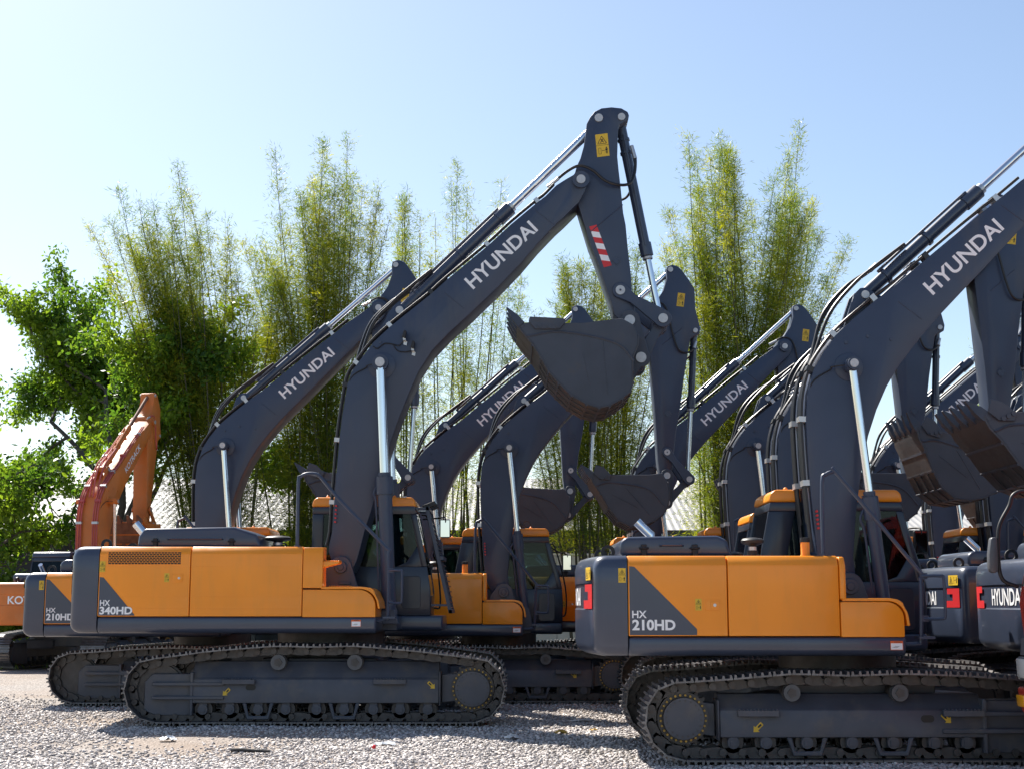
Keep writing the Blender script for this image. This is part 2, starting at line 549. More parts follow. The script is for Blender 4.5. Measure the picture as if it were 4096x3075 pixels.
S340 = dict(
    name='340HD', half=1.49, tgauge=1.295, shoe=0.60, pitch=0.216, z0=0.455, Rt=0.425, xs=2.01, xi=-2.03,
    tops=[(1.70, .895), (1.234, .95), (.49, 1.01), (0, .995), (-.50, 1.01), (-1.35, .945), (-1.90, .87)],
    carriers=[(.49, .79), (-.50, .79)], rcar=.105, rollers=[1.437, 1.083, .739, .364, .009, -.387, -.74, -1.107, -1.451], zrol=.195, rrol=.115,
    frame=(-1.60, 1.58, .276, .573, .80), block=(-2.22, -1.60, .12, .645), bolt_r=.248, cover_r=.222,
    steps=[(.74, 1.16), (-1.20, -.78)], ring=(.74, .95, 1.17), arrows=[((1.40, .50), 1), ((-1.15, .50), -1)], hole=-.84,
    zb=1.16, zd=1.368, zt=2.275, ddoor=1.376, xcw=-2.86, xd1=-1.664, xd2=-.204, xbox=.75, zbox=1.72,
    tail=[(-2.86, 1.49), (-3.08, 1.49), (-3.16, 1.475), (-3.205, 1.44), (-3.23, 1.38), (-3.245, 1.3), (-3.27, 1.1), (-3.31, .7), (-3.34, .3), (-3.35, 0)],
    groove=(1.66, 1.95), hood=[(-2.574, 2.29), (-2.56, 2.44), (-2.49, 2.55), (-1.251, 2.572), (-.945, 2.472), (-.887, 2.29)], hood_y=(-.72, .85),
    exhaust=[(-2.856, 2.67), (-2.70, 2.49), (-2.675, 2.44), (-2.672, 2.3)], rexh=.062, precl=(-.745, -.2, 2.29, .18),
    rail=[(-.30, 2.28), (-.303, 3.12), (-.275, 3.195), (-.20, 3.235), (-.086, 3.234), (.0, 3.18), (.244, 2.892), (.87, 2.262), (.90, 2.18), (.90, 1.42), (.86, 1.34), (.70, 1.312)],
    boom=[(.03, 2.12), (-.012, 2.25), (-.01, 2.323), (.03, 2.525), (.05, 2.931), (.075, 3.35), (.105, 3.80), (.14, 4.14), (.205, 4.58), (.255, 4.75), (.345, 4.88),
          (.55, 5.165), (.804, 5.412), (1.153, 5.698), (1.386, 5.89), (1.619, 6.107), (2.185, 6.588), (2.508, 6.895), (2.897, 7.229), (3.001, 7.309), (3.157, 7.47), (3.288, 7.555), (3.42, 7.635)],
    boom_b=[(3.60, 7.50), (3.566, 7.389), (3.481, 7.229), (3.285, 7.028), (3.155, 6.908), (2.895, 6.63), (2.656, 6.34), (2.326, 5.99), (1.928, 5.60), (1.625, 5.32), (1.392, 5.07), (1.209, 4.78),
            (1.072, 4.47), (.937, 4.12), (.825, 3.80), (.72, 3.42), (.63, 3.08), (.565, 2.82), (.476, 2.54), (.42, 2.30), (.37, 2.12), (.30, 1.97), (.167, 1.92)],
    boom_w=.37, tip=(3.51, 7.548, .13), foot=(.167, 2.035), bcpin=(.685, 4.848), bcfoot=(.85, 1.42), bcy=.58, bcr=(.098, .118, .066), bchead=3.32,
    lug=[(.52, 5.12), (.76, 5.66), (.84, 5.75), (.94, 5.77), (1.03, 5.70), (1.18, 5.72)], acpin=(.911, 5.68), ac=(.092, .112, .062, .54),
    text=((1.973, 5.938), 43.1, 1.268, .205),
    arm=[(3.652, 8.52), (3.719, 8.609), (3.825, 8.664), (3.97, 8.68), (4.114, 8.664), (4.206, 8.609), (4.225, 8.554), (4.211, 8.478), (4.151, 8.451), (4.085, 8.41), (4.065, 8.342),
         (4.056, 8.178), (4.047, 7.933), (4.064, 7.73), (4.088, 7.5), (4.122, 7.096), (4.156, 6.912), (4.184, 6.547), (4.223, 6.185), (4.237, 5.896), (4.262, 5.735), (4.285, 5.53), (4.28, 5.42), (4.18, 5.38), (4.08, 5.43),
         (4.02, 5.556), (3.979, 5.609), (3.945, 5.753), (3.86, 6.005), (3.757, 6.33), (3.636, 6.656), (3.576, 6.86), (3.466, 7.244), (3.40, 7.45), (3.395, 7.567), (3.423, 7.662), (3.456, 7.784), (3.51, 7.906), (3.563, 8.096), (3.591, 8.287), (3.605, 8.424)],
    arm_w=.27, atop=(3.782, 8.513), abk=(4.114, 8.529), P1=(4.062, 5.94), P2=(4.664, 5.533), P3=(4.336, 4.955), P4=(4.183, 5.488), bk=(.075, .095, .048, .66),
    armstick=[(3.727, 8.258), (3.906, 8.279), (3.935, 7.944), (3.755, 7.92)],
    shell=[(2.60, 5.36), (2.692, 5.234), (2.811, 5.095), (2.93, 4.904), (3.032, 4.714), (3.168, 4.558), (3.337, 4.386), (3.54, 4.266), (3.71, 4.215), (3.846, 4.235), (4.017, 4.33), (4.137, 4.42), (4.175, 4.541), (4.172, 4.70), (4.18, 4.90), (4.255, 5.08), (4.262, 5.22)],
    btop=[(4.20, 5.36), (4.047, 5.447), (3.8, 5.42), (3.549, 5.388), (3.266, 5.382), (2.80, 5.40)], cutter=[(2.75, 5.40), (2.765, 5.465), (3.27, 5.44), (3.25, 5.37), (3.18, 5.29), (2.84, 5.29), (2.79, 5.35)], tooth=((2.63, 5.38), (2.445, 5.61)), bw=.76, nteeth=5,
    cab=dict(y0=.33, y1=1.36, rear=[(-.345, 1.37), (-.345, 2.2), (-.345, 2.909)], front=[(1.12, 2.937), (1.307, 2.072), (1.35, 1.8), (1.37, 1.6), (1.36, 1.37)], zr=3.05, zsill=2.06, mid=.3, guard=True),
    labelp=(.44, 1.245), xfront=1.54)


def track_path(S):
    z0, r = S['z0'], S['Rt']
    P = [(S['xi'], z0 - r), (S['xs'], z0 - r)]
    P += circ(S['xs'], z0, r, -85, 62, 18)
    P += S['tops']
    P += circ(S['xi'], z0, r, 118, 265, 18)
    # dense resample
    D = []
    for i in range(len(P)):
        a, b = P[i], P[(i + 1) % len(P)]
        L = math.hypot(b[0] - a[0], b[1] - a[1])
        k = max(1, int(L / .01))
        D += [(a[0] + (b[0] - a[0]) * j / k, a[1] + (b[1] - a[1]) * j / k) for j in range(k)]
    D = np.array(D)
    for _ in range(30):
        D = (np.roll(D, 1, 0) + 2 * D + np.roll(D, -1, 0)) / 4
    seg = np.linalg.norm(np.roll(D, -1, 0) - D, axis=1)
    cum = np.concatenate([[0], np.cumsum(seg)])
    n = int(round(cum[-1] / S['pitch']))
    DD = np.vstack([D, D[:1]])
    s = np.linspace(0, cum[-1], n + 1)[:-1]
    X = np.interp(s, cum, DD[:, 0])
    Z = np.interp(s, cum, DD[:, 1])
    return np.stack([X, Z], 1), cum[-1] / n


def make_track(S, root, side):
    yc = side * S['tgauge']
    h = S['shoe'] / 2
    pts, pitch = track_path(S)
    n = len(pts)
    mb = MB()
    out = side
    for i in range(n):
        a, b = pts[i], pts[(i + 1) % n]
        t = np.array([b[0] - a[0], b[1] - a[1]])
        L = np.linalg.norm(t)
        t = t / L
        nrm = np.array([t[1], -t[0]])         # outward for a loop that runs forward along the ground
        Q = lambda u, w: (a[0] + t[0] * u + nrm[0] * w, a[1] + t[1] * u + nrm[1] * w)
        e = .004
        mb.prism([Q(e, 0), Q(L - e, 0), Q(L - e, -.016), Q(e, -.016)], yc - h, yc + h, 1)
        for g in (0.12, .5, .88):
            mb.prism([Q(L * g - .014, 0), Q(L * g + .014, 0), Q(L * g + .009, .031), Q(L * g - .009, .031)], yc - h, yc + h, 1)
        for s in (-1, 1):
            y = yc + s * .10
            mb.prism([Q(-.03, -.02), Q(L * .62, -.018), Q(L * .72, -.05), Q(L + .02, -.06), Q(L + .02, -.11), Q(L * .3, -.125), Q(-.02, -.11)], y - .02, y + .02, 0)
            c = Q(0, -.075)
            mb.disc_y(c[0], c[1], .038, y + s * .02, y + s * .055, 0, 10)
    tr = mb.build('crawler_track', [STEEL, SHOE], root)
    # frame
    x0, x1, z0, z1, zt = S['frame']
    f = MB()
    o = -side
    yo, yi = yc + side * .19, yc - side * .17
    f.prism([(yo, z0), (yo, z1), (yo - side * .05, z1 + .025), (yc + side * .02, zt), (yi, zt), (yi, z0)], x0, x1, 0, 'x')
    f.box(x1 + .003, x1 + .022, *sorted((yo + side * .015, yi)), z0 - .03, z1 + .10)
    bx0, bx1, bz0, bz1 = S['block']
    f.prism([(bx0, bz0 + .06), (bx0 + .16, bz0), (bx1 - .004, bz0), (bx1 - .004, bz1), (bx0 + .10, bz1), (bx0, bz1 - .10)], *sorted((yo - side * .06, yi)), 0)
    f.box(bx1 - .02, bx1 + .02, *sorted((yo + side * .012, yi - .01)), bz0, bz1 + .02)
    for zz in (bz0 + (bz1 - bz0) * .80, bz0 + (bz1 - bz0) * .47):
        f.box(bx0 + .12, bx1 + .42, *sorted((yo - side * .07, yo + side * .028)), zz - .045, zz)
    # final drive bracket
    f.prism([(x1 + .03, z0), (S['xs'] - .10, z0 + .03), (S['xs'] - .05, z1 + .08), (x1 + .03, z1 + .06)], *sorted((yc + side * .06, yi)), 0)
    # oval access hole: a flat black plate painted in for its shade
    hx = S['hole']
    f.ext().prism(circ(hx - .03, (z0 + z1) / 2 + .05, .035, 90, 270, 8) + circ(hx + .03, (z0 + z1) / 2 + .05, .035, -90, 90, 8), *sorted((yo - .001, yo + side * .004)), 1)
    for cx, cz in S['carriers']:
        f.box(cx - .035, cx + .035, *sorted((yc - side * .12, yc - side * .04)), zt - .05, cz + .02)
    for i, rx in enumerate(S['rollers']):
        for k in (-1, 1):
            f.box(rx - .055, rx + .055, *sorted((yc + side * .165 * k, yc + side * .135 * k)), S['zrol'] - .05, z0 + .02)
    # guards under the frame
    nr = S['rollers']
    for rx in (nr[len(nr) // 3], nr[(2 * len(nr)) // 3]):
        g = [(rx - .20, z0), (rx - .15, z0), (rx - .12, S['zrol'] - .08), (rx + .12, S['zrol'] - .08), (rx + .15, z0), (rx + .20, z0), (rx + .14, S['zrol'] - .125), (rx - .14, S['zrol'] - .125)]
        f.prism(g, *sorted((yo - side * .012, yo + side * .008)), 0)
    fr = f.build('track_frame', [FRAME, INK], tr, bevel=.008, seg=1)
    for (sx0, sx1) in S['steps']:
        s = MB()
        s.box(sx0, sx1, *sorted((yo + side * .002, yo + side * .07)), z1 - .055, z1 + .005)
        k = int((sx1 - sx0) / .035)
        for j in range(k):
            xx = sx0 + (j + .5) * (sx1 - sx0) / k
            s.box(xx - .008, xx + .008, *sorted((yo + side * .04, yo + side * .072)), z1 + .004, z1 + .018)
        s.build('track_step', FRAME, tr, bevel=.004, seg=1)
    # sprocket
    sp = MB()
    T = 21
    g = []
    rs = S['Rt'] - .105
    for i in range(T * 4):
        a = 2 * math.pi * i / (T * 4)
        rr = rs if i % 4 in (0, 1) else rs - .055
        g.append((S['xs'] + rr * math.cos(a), S['z0'] + rr * math.sin(a)))
    sp.prism(g, yc - .035, yc + .035, 0)
    cr, br = S['cover_r'], S['bolt_r']
    sp.disc_y(S['xs'], S['z0'], br + .03, *sorted((yc + side * .03, yc + side * .11)), 0, 40)
    sp.disc_y(S['xs'], S['z0'], cr, *sorted((yc + side * .10, yc + side * .19)), 2, 48)
    nb = 28
    for i in range(nb):
        a = 2 * math.pi * (i + .5) / nb
        sp.ext().disc_y(S['xs'] + br * math.cos(a), S['z0'] + br * math.sin(a), .0115, *sorted((yc + side * .11, yc + side * .13)), 1, 8)
    for i in range(20):
        a = 2 * math.pi * (i + .3) / 20
        sp.ext().disc_y(S['xs'] + (cr - .028) * math.cos(a), S['z0'] + (cr - .028) * math.sin(a), .009, *sorted((yc + side * .19, yc + side * .198)), 0, 8)
    sp.build('sprocket', [STEEL, YBOLT, FRAME], tr)
    idl = MB()
    idl.disc_y(S['xi'], S['z0'], S['Rt'] - .125, yc - .07, yc + .07, 0, 40)
    idl.disc_y(S['xi'], S['z0'], S['Rt'] - .10, yc - .03, yc + .03, 0, 40)
    idl.build('idler_wheel', STEEL, tr)
    for rx in S['rollers']:
        r = MB()
        rr = S['rrol']
        r.disc_y(rx, S['zrol'], rr, yc - .12, yc - .06, 0, 20)
        r.disc_y(rx, S['zrol'], rr, yc + .06, yc + .12, 0, 20)
        r.disc_y(rx, S['zrol'], rr * .8, yc - .06, yc + .06, 0, 20)
        r.disc_y(rx, S['zrol'], rr * .55, yc - .185, yc + .185, 1, 16)
        r.ext().box(rx - .03, rx + .03, *sorted((yc + side * .186, yc + side * .195)), S['zrol'] - .03, S['zrol'] + .02, 1)
        r.build('track_roller', [STEEL, FRAME], tr)
    for cx, cz in S['carriers']:
        r = MB()
        r.disc_y(cx, cz, S['rcar'], yc - .08, yc + .08, 0, 24)
        r.disc_y(cx, cz, S['rcar'] * .93, *sorted((yc + side * .08, yc + side * .16)), 1, 24)
        r.disc_y(cx, cz, S['rcar'] * .55, *sorted((yc + side * .16, yc + side * .172)), 0, 5)
        r.disc_y(cx, cz, .03, *sorted((yc - side * .16, yc - side * .04)), 0, 10)
        r.build('carrier_roller', [STEEL, GREYP], tr)
    for (ax, az), d in S['arrows']:
        d = 1 if ax > 0 else -1
        u = Vector((d * .72, 0, -.69))
        arrow_sticker(tr, (ax, yo + side * .002, az), u, Vector((0, side, 0)).cross(u), .12)
    return tr


def outline_at(S, y):
    """x of the tail surface at lateral position y"""
    T = S['tail']
    ys = [p[1] for p in T][::-1]
    xs = [p[0] for p in T][::-1]
    return float(np.interp(abs(y), ys, xs))


def rear_put(S, mb, pts2, faces, mi, off=.006, groove=True):
    """wrap (y, z) shapes round the tail"""
    vs = []
    for y, z in pts2:
        ins = .014 if (groove and S['groove'][0] < z < S['groove'][1] and abs(y) < S['half'] * .9) else 0
        vs.append((outline_at(S, y) - off + ins, y, z))
    mb.add(vs, faces, mi)


def make_upper(S, root, pal):
    H, xcw, xd1, xd2, xb = S['half'], S['xcw'], S['xd1'], S['xd2'], S['xbox']
    zb, zd, zt, dd = S['zb'], S['zd'], S['zt'], S['ddoor']
    body, trim, hoodm = pal['body'], pal['trim'], pal['hood']
    # lower carriage
    c = MB()
    c.box(-.75, .75, -S['tgauge'] + .16, S['tgauge'] - .16, .50, S['ring'][1] - .12)
    for s in (-1, 1):
        for k in (-1, 1):
            c.prism([(k * .35, s * .5), (k * .85, s * .5), (k * 1.15, s * (S['tgauge'] - .17)), (k * .7, s * (S['tgauge'] - .17))], .45, S['ring'][1] - .2, 0, 'z')
    c.lathe((0, 0, 0), [(S['ring'][0] + .08, S['ring'][1] - .14), (S['ring'][0] + .08, S['ring'][1] - .03), (S['ring'][0], S['ring'][1] - .03)], 0, 40)
    c.build('lower_carriage', FRAME, root, bevel=.01, seg=1)
    r = MB()
    r.lathe((0, 0, 0), [(S['ring'][0], S['ring'][1] - .04), (S['ring'][0], S['ring'][2]), (S['ring'][0] - .2, S['ring'][2])], 0, 48)
    r.build('slewing_ring', STEEL, root)
    # deck skirt
    d = MB()
    xf = S['xfront']
    d.prism([(-H, zb + .05), (-H + .05, zb), (-.35, zb), (-.35, zd), (-H, zd)], xcw + .006, xb + .01, 0, 'x')
    d.prism([(-.346, zb + .006), (H - .05, zb + .006), (H, zb + .05), (H, zd), (-.346, zd - .004)], xcw + .008, .20, 0, 'x')
    d.prism([(.25, zb + .02), (.30, zb), (H - .05, zb), (H, zb + .05), (H, zd), (.25, zd)], .204, xf, 0, 'x')
    d.build('deck_skirt', trim, root, bevel=.03, seg=3)
    # machinery core between the side doors
    k = MB()
    k.box(xcw + .004, xd2 - .05, -H + .34, H - .36, zd - .01, zt - .03)
    k.build('engine_bay', trim, root, bevel=.01, seg=1)
    # counterweight
    T = S['tail']
    half = [(x, -y) for x, y in T]
    loop = half + [(x, y) for x, y in T[:-1]][::-1]
    loop = [(p[0], p[1]) for p in loop]

    def ring(z, ins):
        out = []
        for x, y in loop:
            if ins == .014:          # the recessed lettering band runs along the rear only
                out.append((x + (ins if abs(y) < H * .9 else 0), y, z))
                continue
            f = max(0.0, 1 - ins / H)
            out.append((x + ins if x < xcw - .01 else x, y * f, z))
        return out
    g0, g1 = S['groove']
    prof = [(zb, .09), (zb + .02, .05), (zb + .06, .015), (zb + .11, 0), (g0 - .012, 0), (g0 + .004, .014), (g1 - .004, .014), (g1 + .012, 0), (zt - .13, 0), (zt - .05, .02), (zt - .012, .055), (zt + .004, .10)]
    w = MB()
    w.loft([ring(z, i) for z, i in prof], 0)
    e = w.ext()
    zt0, zt1 = g0 + .03, g1 - .03
    tv, tf = text_geo(pal['text'])
    wid = H * .71 if pal['marks'] else H
    rear_put(S, e, [(wid / 2 - p[0] * wid, zt0 + p[1] * (zt1 - zt0)) for p in tv], tf, 1)
    if pal['marks']:
        for s in (-1, 1):
            # grid of small faces so the mark follows the curve
            for (a0, a1, z_0, z_1) in ((.66, .92, .70, 1.0), (.78, .92, .35, .70), (.60, .92, .0, .35)):
                n = 8
                for i in range(n):
                    ya, yb = [s * H * (a0 + (a1 - a0) * (i + q) / n) for q in (0, 1)]
                    zz0, zz1 = g0 - .0 + (g1 - g0) * z_0, g0 + (g1 - g0) * z_1
                    quad = [(ya, zz0), (yb, zz0), (yb, zz1), (ya, zz1)]
                    if s > 0:
                        quad = quad[::-1]
                    rear_put(S, e, quad, [(0, 1, 2, 3)], 2, off=.005, groove=False)
    cw = w.build('counterweight', [pal['cw'], WHITE, RED], root)
    for s in (-1, 1):
        # lifting eyes
        m = MB()
        pts = circ(0, .06, .075, 0, 360, 16)[:-1]
        inn = circ(0, .06, .04, 0, 360, 16)[:-1]
        x_e = xcw - .14
        for i in range(16):
            j = (i + 1) % 16
            for y0, y1 in ((-.015, .015),):
                A = [(x_e + pts[i][0], y0), (x_e + pts[j][0], y0)]
            q = [(x_e + pts[i][0], s * H * .45 - .015, zt + pts[i][1]), (x_e + pts[j][0], s * H * .45 - .015, zt + pts[j][1]), (x_e + inn[j][0], s * H * .45 - .015, zt + inn[j][1]), (x_e + inn[i][0], s * H * .45 - .015, zt + inn[i][1])]
            q2 = [(p[0], p[1] + .03, p[2]) for p in q]
            m.add(q + q2, [(0, 1, 2, 3), (7, 6, 5, 4), (0, 4, 5, 1), (1, 5, 6, 2), (2, 6, 7, 3), (3, 7, 4, 0)], 0)
        m.build('lifting_eye', BLACK, cw)
    if pal['stickers']:
        if H < 1.4:
            sticker(cw, (xcw - .088, -H + .0, zt - .267), (1, 0, 0), (0, 0, 1), .073, .143)
        ys = -H * .70
        xs_ = outline_at(S, ys) - .002
        sticker(cw, (xs_, ys, zt - .24), (0.10, -1, 0), (0, 0, 1), .30, .13, 'wide')
    # side doors (right side with markings, left side plain)
    for side in (-1, 1):
        segs = [(xcw + .008, xd1 - .005, True), (xd1 + .005, xd2 - .004 if side < 0 else S['cab']['rear'][0][0] - .12, False)]
        for n, (a, b, first) in enumerate(segs):
            p = MB()
            yo = side * H
            pr = [(yo, dd), (yo, zt - .095), (yo - side * .055, zt - .010), (yo - side * .075, zt), (yo - side * .34, zt + .002), (yo - side * .34, zt - .12), (yo - side * .10, zt - .14), (yo - side * .10, dd)]
            p.prism(pr, a, b, 0, 'x')
            e = p.ext()
            if side < 0 and first and pal['model']:
                tx0, tw, thh = a + .012, (.664 if H < 1.4 else .47), (.67 if H < 1.4 else .49)
                tz = dd + .010
                cut = .058 if H < 1.4 else .012
                Y = -H - .003
                tri = [(tx0, Y, tz), (tx0 + tw, Y, tz), (tx0 + tw, Y, tz + cut), (tx0 + .05, Y, tz + thh), (tx0, Y, tz + thh + .005)]
                e.flat(tri, 1)
                if H < 1.4:
                    put_text(e, 'HX', (tx0 + .024, Y - .002, dd + .176), (1, 0, 0), (0, 0, 1), .144, .072, 2)
                    put_text(e, S['name'], (tx0 + .024, Y - .002, dd + .056), (1, 0, 0), (0, 0, 1), .427, .105, 2, .035)
                else:
                    put_text(e, 'HX', (tx0 + .018, Y - .002, dd + .135), (1, 0, 0), (0, 0, 1), .130, .075, 2)
                    put_text(e, S['name'], (tx0 + .016, Y - .002, dd + .025), (1, 0, 0), (0, 0, 1), .425, .10, 2, .035)
            if side < 0 and H > 1.4:
                # pressed lines along the panel
                for zz in (dd + .10, dd + .255, zt - .26):
                    e.box(a + (.5 if first and zz < dd + .2 else .02), b - .02, -H - .002, -H + .01, zz, zz + .006, 0)
            nm = p.build('side_door', [body, trim, WHITE], root, bevel=.010, seg=2)
            if side < 0 and first:
                lx = b - (.23 if H > 1.4 else .218)
                lz = dd + (.44 if H > 1.4 else .25)
                l = MB()
                l.box(lx, lx + .145, -H - .004, -H + .02, lz, lz + .105, 0)
                l.ext().flat([(lx + .012, -H - .006, lz + .015), (lx + .05, -H - .006, lz + .015), (lx + .05, -H - .006, lz + .09), (lx + .012, -H - .006, lz + .09)], 1)
                l.box(lx + .052, lx + .135, -H - .010, -H, lz + .015, lz + .09, 0)
                l.ext().disc_y(lx + .092, lz + .052, .016, -H - .016, -H - .008, 2, 12)
                l.build('door_latch', [body, body, ZINC], nm, bevel=.003, seg=1)
                if pal['stickers']:
                    sticker(nm, (lx - .10, -H, lz), (1, 0, 0), (0, 0, 1), .062, .115, 'tall')
                    if H > 1.4:
                        sticker(nm, (a + .005, -H, zt - .33), (1, 0, 0), (0, 0, 1), .075, .14, 'tall')
                if H > 1.4:
                    gx0, gx1, gz0, gz1 = -2.738, -1.795, 2.045, 2.205
                    gr = MB()
                    gr.box(gx0, gx1, -H - .002, -H + .01, gz0, gz1, 1)
                    # slotted mesh: short orange bars in a brick pattern
                    rows = 7
                    for q in range(rows + 1):
                        zz = gz0 + (gz1 - gz0) * q / rows
                        gr.box(gx0, gx1, -H - .008, -H - .002, zz - .0022, zz + .0022, 0)
                        if q < rows:
                            nn = 22
                            for j in range(nn + 1):
                                xx = gx0 + (gx1 - gx0) * (j + (.5 if q % 2 else 0)) / nn
                                if xx < gx1:
                                    gr.box(xx - .003, xx + .003, -H - .0085, -H - .0021, zz, zz + (gz1 - gz0) / rows, 0)
                    gr.build('air_grille', [body, INK], nm)
    # front end of the right-hand side: upper block end and the toolbox with its step plate
    zx = S['zbox']
    e = MB()
    e.prism([(-H, zx + .02), (-H, zt - .10), (-H + .05, zt - .01), (-H + .36, zt), (-H + .36, zx + .02)], xd2 + .004, xd2 + (.07 if H < 1.4 else .26), 0, 'x')
    if H > 1.4:
        e.prism([(xd2 + .24, 2.0), (xd2 + .47, 2.06), (xd2 + .47, 2.085), (xd2 + .24, 2.085)], -H + .03, -H + .33, 0)
        for j in range(7):
            e.box(xd2 + .30 + j * .026, xd2 + .314 + j * .026, -H + .04, -H + .32, 2.085, 2.10, 0)
    e.build('front_panel', body, root, bevel=.02, seg=3)
    t = MB()
    rc = .17 if H < 1.4 else .22
    prof = [(xd2 + .005, dd - .01), (xb, dd - .01), (xb, zx - rc)] + circ(xb - rc, zx - rc, rc, 0, 90, 8)[1:] + [(xd2 + .005, zx)]
    t.prism(prof, -H, -.55, 0)
    tb = t.build('toolbox', body, root, bevel=.012, seg=2)
    s = MB()
    p1 = [(xd2 + (.03 if H < 1.4 else .24), zx + .006), (xb - rc + .02, zx + .006)] + circ(xb - rc + .02, zx - rc + .006, rc, 90, 5, 8)[1:] + [(xb + .03, dd + .10)]
    p2 = [(x + (.028 if i >= 3 else .0), z + (.03 if i < 6 else .0)) for i, (x, z) in enumerate(p1)]
    s.prism(p1 + p2[::-1], -H + .012, -.57, 0)
    for j in range(8):
        xx = xd2 + .33 + j * .035
        if H > 1.4:
            s.box(xx, xx + .012, -H + .1, -.65, zx + .035, zx + .05, 1)
    st = s.build('step_plate', [body, BLACK], tb, bevel=.005, seg=1)
    if pal['stickers']:
        plate_label(root, (S['labelp'][0], -H - .002, S['labelp'][1]), (1, 0, 0), (0, 0, 1), .125, .088)
    # hood
    h = MB()
    h.prism(S['hood'], *S['hood_y'], 0)
    ho = h.build('engine_hood', hoodm, root, bevel=.045, seg=4)
    hy = S['hood_y'][0]
    hb = MB()
    hx0, hx1 = S['hood'][0][0] + .25, S['hood'][-1][0] - .35
    hb.tube(smooth_path([(hx0 + .18, hy + .02, zt + .12), (hx0 + .18, hy - .03, zt + .13), (hx0 + .30, hy - .05, zt + .13), (hx1 - .25, hy - .05, zt + .13), (hx1 - .18, hy - .03, zt + .13), (hx1 - .18, hy + .02, zt + .12)], 4), .010, 0, 8)
    hb.build('hood_handle', NAVYG, ho)
    for x in (hx0, hx1 - .05):
        l = MB()
        l.box(x - .03, x + .03, hy - .03, hy + .02, zt + .015, zt + .14, 0)
        l.cyl((x - .05, hy - .03, zt + .10), (x + .05, hy - .03, zt + .10), .015, 0, 8)
        l.build('hood_latch', BLACK, ho, bevel=.006, seg=1)
    x = MB()
    ex = S['exhaust']
    x.tube([(p[0], .25, p[1]) for p in ex], S['rexh'], 0, 20)
    x.build('exhaust_pipe', CHROME, root, smooth=30)
    px, py, pz, prr = S['precl']
    p = MB()
    p.lathe((px, py, pz), [(prr * .5, -.02), (prr * .5, .05), (prr * .35, .055), (prr * .35, .10), (prr * .8, .115), (prr, .13), (prr * 1.02, .155), (prr * .85, .175), (prr * .3, .185)], 0, 28)
    p.lathe((px, py, pz), [(prr * .38, .05), (prr * .38, .09), (prr * .2, .09)], 1, 20)
    p.build('air_precleaner', [BLACK, ZINC], root)
    if H < 1.4:
        p = MB()
        p.lathe((-.53, -1.12, zt - .01), [(.052, 0), (.052, .02), (.045, .03), (.045, .155), (.02, .156)], 0, 20)
        p.lathe((-.53, -1.12, zt + .14), [(.05, 0), (.052, .015), (.05, .045), (.02, .048)], 1, 20)
        p.build('fuel_filler', [body, BLACK], root)
    # handrails
    rl = MB()
    rl.tube(smooth_path([(p[0], -H + .13, p[1]) for p in S['rail']], 3), 0.021 if H < 1.4 else .024, 0, 8)
    q = S['rail']
    rl.cyl((q[0][0], -H + .13, q[0][1] - .02), (q[0][0], -H + .13, q[0][1] + .02), .04, 0, 12)
    fx, fz0, fz1 = q[-4][0], S['zd'] + .18, S['zd'] + .60
    rl.tube(smooth_path([(fx, -H + .13, fz1), (fx + .16, -H + .02, fz1), (fx + .19, -H + .0, fz1 - .04), (fx + .19, -H + .0, fz0 + .05), (fx + .16, -H + .02, fz0), (fx, -H + .13, fz0)], 3), .016, 0, 8)
    for zz in (fz0, fz1):
        rl.box(fx - .01, fx + .06, -H + .11, -H + .15, zz - .03, zz + .03, 0)
    rl.box(fx - .06, fx + .10, -H + .06, -H + .22, S['zd'] - .02, S['zd'] + .005, 0)
    rl.build('handrail', pal['rail'], root)
    # boom foot bracket
    fx, fz = S['foot']
    bw = S['boom_w']
    b = MB()
    for s in (-1, 1):
        y0, y1 = sorted((s * (bw + .02), s * (bw + .075)))
        b.prism([(fx - .30, zd - .02), (fx - .22, fz - .05)] + circ(fx, fz, .15, 160, 20, 8) + [(fx + .24, fz - .28), (fx + .34, zd - .02)], y0, y1, 0)
        b.disc_y(fx, fz, .085, *sorted((s * (bw + .075), s * (bw + .12))), 0, 20)
        b.disc_y(fx, fz, .045, *sorted((s * (bw + .12), s * (bw + .135))), 1, 16)
        b.box(fx - .02, fx + .14, *sorted((s * (bw + .075), s * (bw + .10))), fz - .24, fz - .20, 0)
    cx, cz = S['bcfoot']
    for s in (-1, 1):
        for k in (-.06, .06):
            yy = s * S['bcy'] + k
            b.prism([(cx - .22, zd - .10)] + circ(cx, cz, .09, 150, 30, 6) + [(cx + .14, zd - .10)], yy - .012, yy + .012, 0)
    b.box(fx - .3, cx + .10, -bw - .08, bw + .08, zb + .02, zd, 0)
    b.build('boom_bracket', [NAVY, NAVY], root, bevel=.006, seg=1)
    # cab
    make_cab(S, root, pal)


